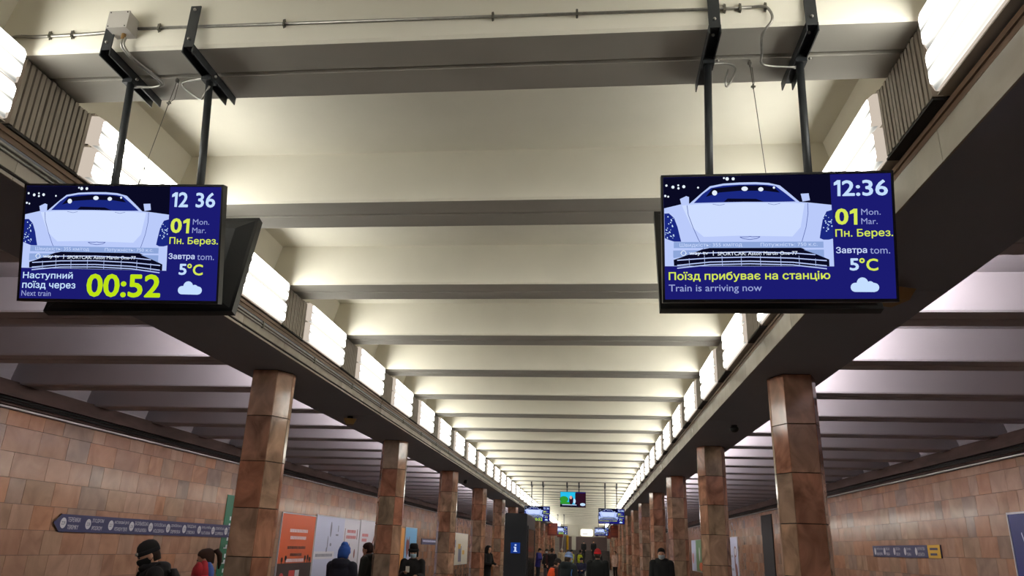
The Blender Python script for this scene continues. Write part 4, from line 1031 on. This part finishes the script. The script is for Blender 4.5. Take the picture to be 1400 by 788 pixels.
person('dark silhouetted person in black hood between the fourth and fifth left pillars', -3.72, 28.3, 60, 1.78, (12, 12, 16), (14, 14, 18), ('hood', (12, 12, 16)), None, ((20, 60), (20, 60)), 3, 0, 14)
person('person in red knitted hat and black coat seen from behind in the middle', .19, 19.6, 176, 1.77, (12, 18, 20), (14, 16, 18), ('beanie', (178, 26, 34)), None, ((0, 5), (0, 5)), 2, 0, 0, coat_len=.6)
person('person in light blue knitted hat and dark green coat with blue bag', -.52, 17.6, 140, 1.68, (30, 40, 44), (36, 38, 44), ('beanie', (120, 144, 190)), (170, 200, 215), ((10, 30), (10, 30)), 6, 0, 6, hood=True, bag=((60, 110, 176), -1))
person('person in orange safety vest left of the light blue hat', -1.0, 20.0, 120, 1.55, (60, 30, 24), (30, 30, 34), ('beanie', (26, 20, 22)), None, ((10, 30), (10, 30)), 18, 0, 10, vest=(236, 84, 28))
person('masked person in black jacket beside the third right pillar', 1.66, 18.6, -8, 1.84, (22, 26, 28), (24, 24, 28), ('hair', (20, 16, 16)), (190, 204, 214), ((8, 20), (8, 20)), 0, 0, 4, hood=True)
F = dict(fine=False)
person('distant person in blue jacket looking at a phone near the left pillars', -3.02, 46, 70, 1.76, (44, 44, 130), (30, 32, 44), ('hair', (24, 18, 18)), None, ((20, 80), (20, 80)), 6, 0, 16, hold='tv_black', **F)
person('distant person in dark jacket carrying a white bag beside the blue jacket', -2.45, 44.9, -30, 1.72, (26, 26, 30), (80, 82, 90), ('beanie', (18, 18, 20)), (180, 190, 200), ((5, 20), (5, 40)), 0, 0, 0, bag=((206, 204, 196), -1), **F)
person('distant person in maroon coat in the crowd by the left pillars', -2.2, 44, 20, 1.70, (58, 24, 26), (30, 28, 30), ('hair', (40, 28, 24)), None, ((5, 10), (5, 10)), 0, 0, 0, **F)
person('distant person in long black coat in the crowd left of centre', -1.95, 41, 150, 1.76, (16, 16, 22), (18, 18, 22), ('beanie', (16, 16, 18)), None, ((5, 10), (5, 10)), 0, 0, 0, coat_len=.5, **F)
person('distant person in beige coat and pale cap near the yellow pole', -2.02, 57, 10, 1.78, (176, 158, 130), (60, 56, 56), ('beanie', (196, 186, 170)), None, ((5, 10), (5, 10)), 0, 0, 0, **F)
person('distant person in yellow-green jacket right of the cream column', -1.15, 50, -60, 1.72, (176, 176, 60), (40, 40, 46), ('beanie', (26, 26, 30)), None, ((5, 20), (5, 20)), 0, 0, 0, **F)
person('distant person in dark jacket with bright yellow stripe below the far stairs', -.62, 52, 160, 1.74, (30, 32, 34), (26, 26, 30), ('hair', (26, 22, 20)), None, ((5, 10), (5, 10)), 0, 0, 0, vest=(190, 200, 40), **F)
person('left one of two dark silhouettes walking down the far stairs', -.62, 80.6, 0, 1.72, (24, 24, 28), (20, 20, 24), ('beanie', (60, 60, 64)), None, ((5, 10), (5, 10)), 0, 0, 0, z0=.85, **F)
person('right one of two dark silhouettes walking down the far stairs', .38, 80.6, 0, 1.80, (12, 12, 16), (14, 14, 18), ('hair', (16, 14, 14)), None, ((5, 10), (5, 10)), 0, 0, 0, z0=.85, **F)
person('distant person in black with a white mask below the right silhouette', .42, 44, 0, 1.74, (16, 16, 20), (16, 16, 20), ('hair', (20, 16, 14)), (220, 220, 224), ((5, 50), (5, 50)), 0, 0, 0, **F)
person('distant person in pale beige jacket and black trousers by the right pillars', 1.74, 55, -40, 1.72, (206, 172, 156), (16, 14, 18), ('hair', (120, 90, 70)), None, ((5, 10), (5, 10)), 0, 0, 0, **F)
person('distant person in dark clothes sitting on the far bench, left one', -1.10, 41.2, 10, 1.72, (24, 24, 30), (30, 32, 40), ('hair', (30, 24, 20)), None, ((20, 60), (20, 60)), -4, 0, 4, sit=True, **F)
person('distant person in dark blue jacket sitting on the far bench, right one', -.45, 41.2, -10, 1.78, (28, 32, 64), (24, 26, 34), ('beanie', (20, 20, 24)), None, ((20, 60), (20, 60)), -4, 0, 4, sit=True, **F)
t = empty('bench', (-.8, 41.3, 0)); tag(t, 'pale wooden bench with two seated people far down the hall', 'bench')
for k in range(4): MB().box(-.9, .9, -.22+.115*k, -.22+.115*k+.1, .36, .395).build('seat_slat', 'camera_ochre', t)
for x in (-.75, .75): MB().box(x-.04, x+.04, -.2, .2, 0, .36).build('leg', 'white_paint', t)
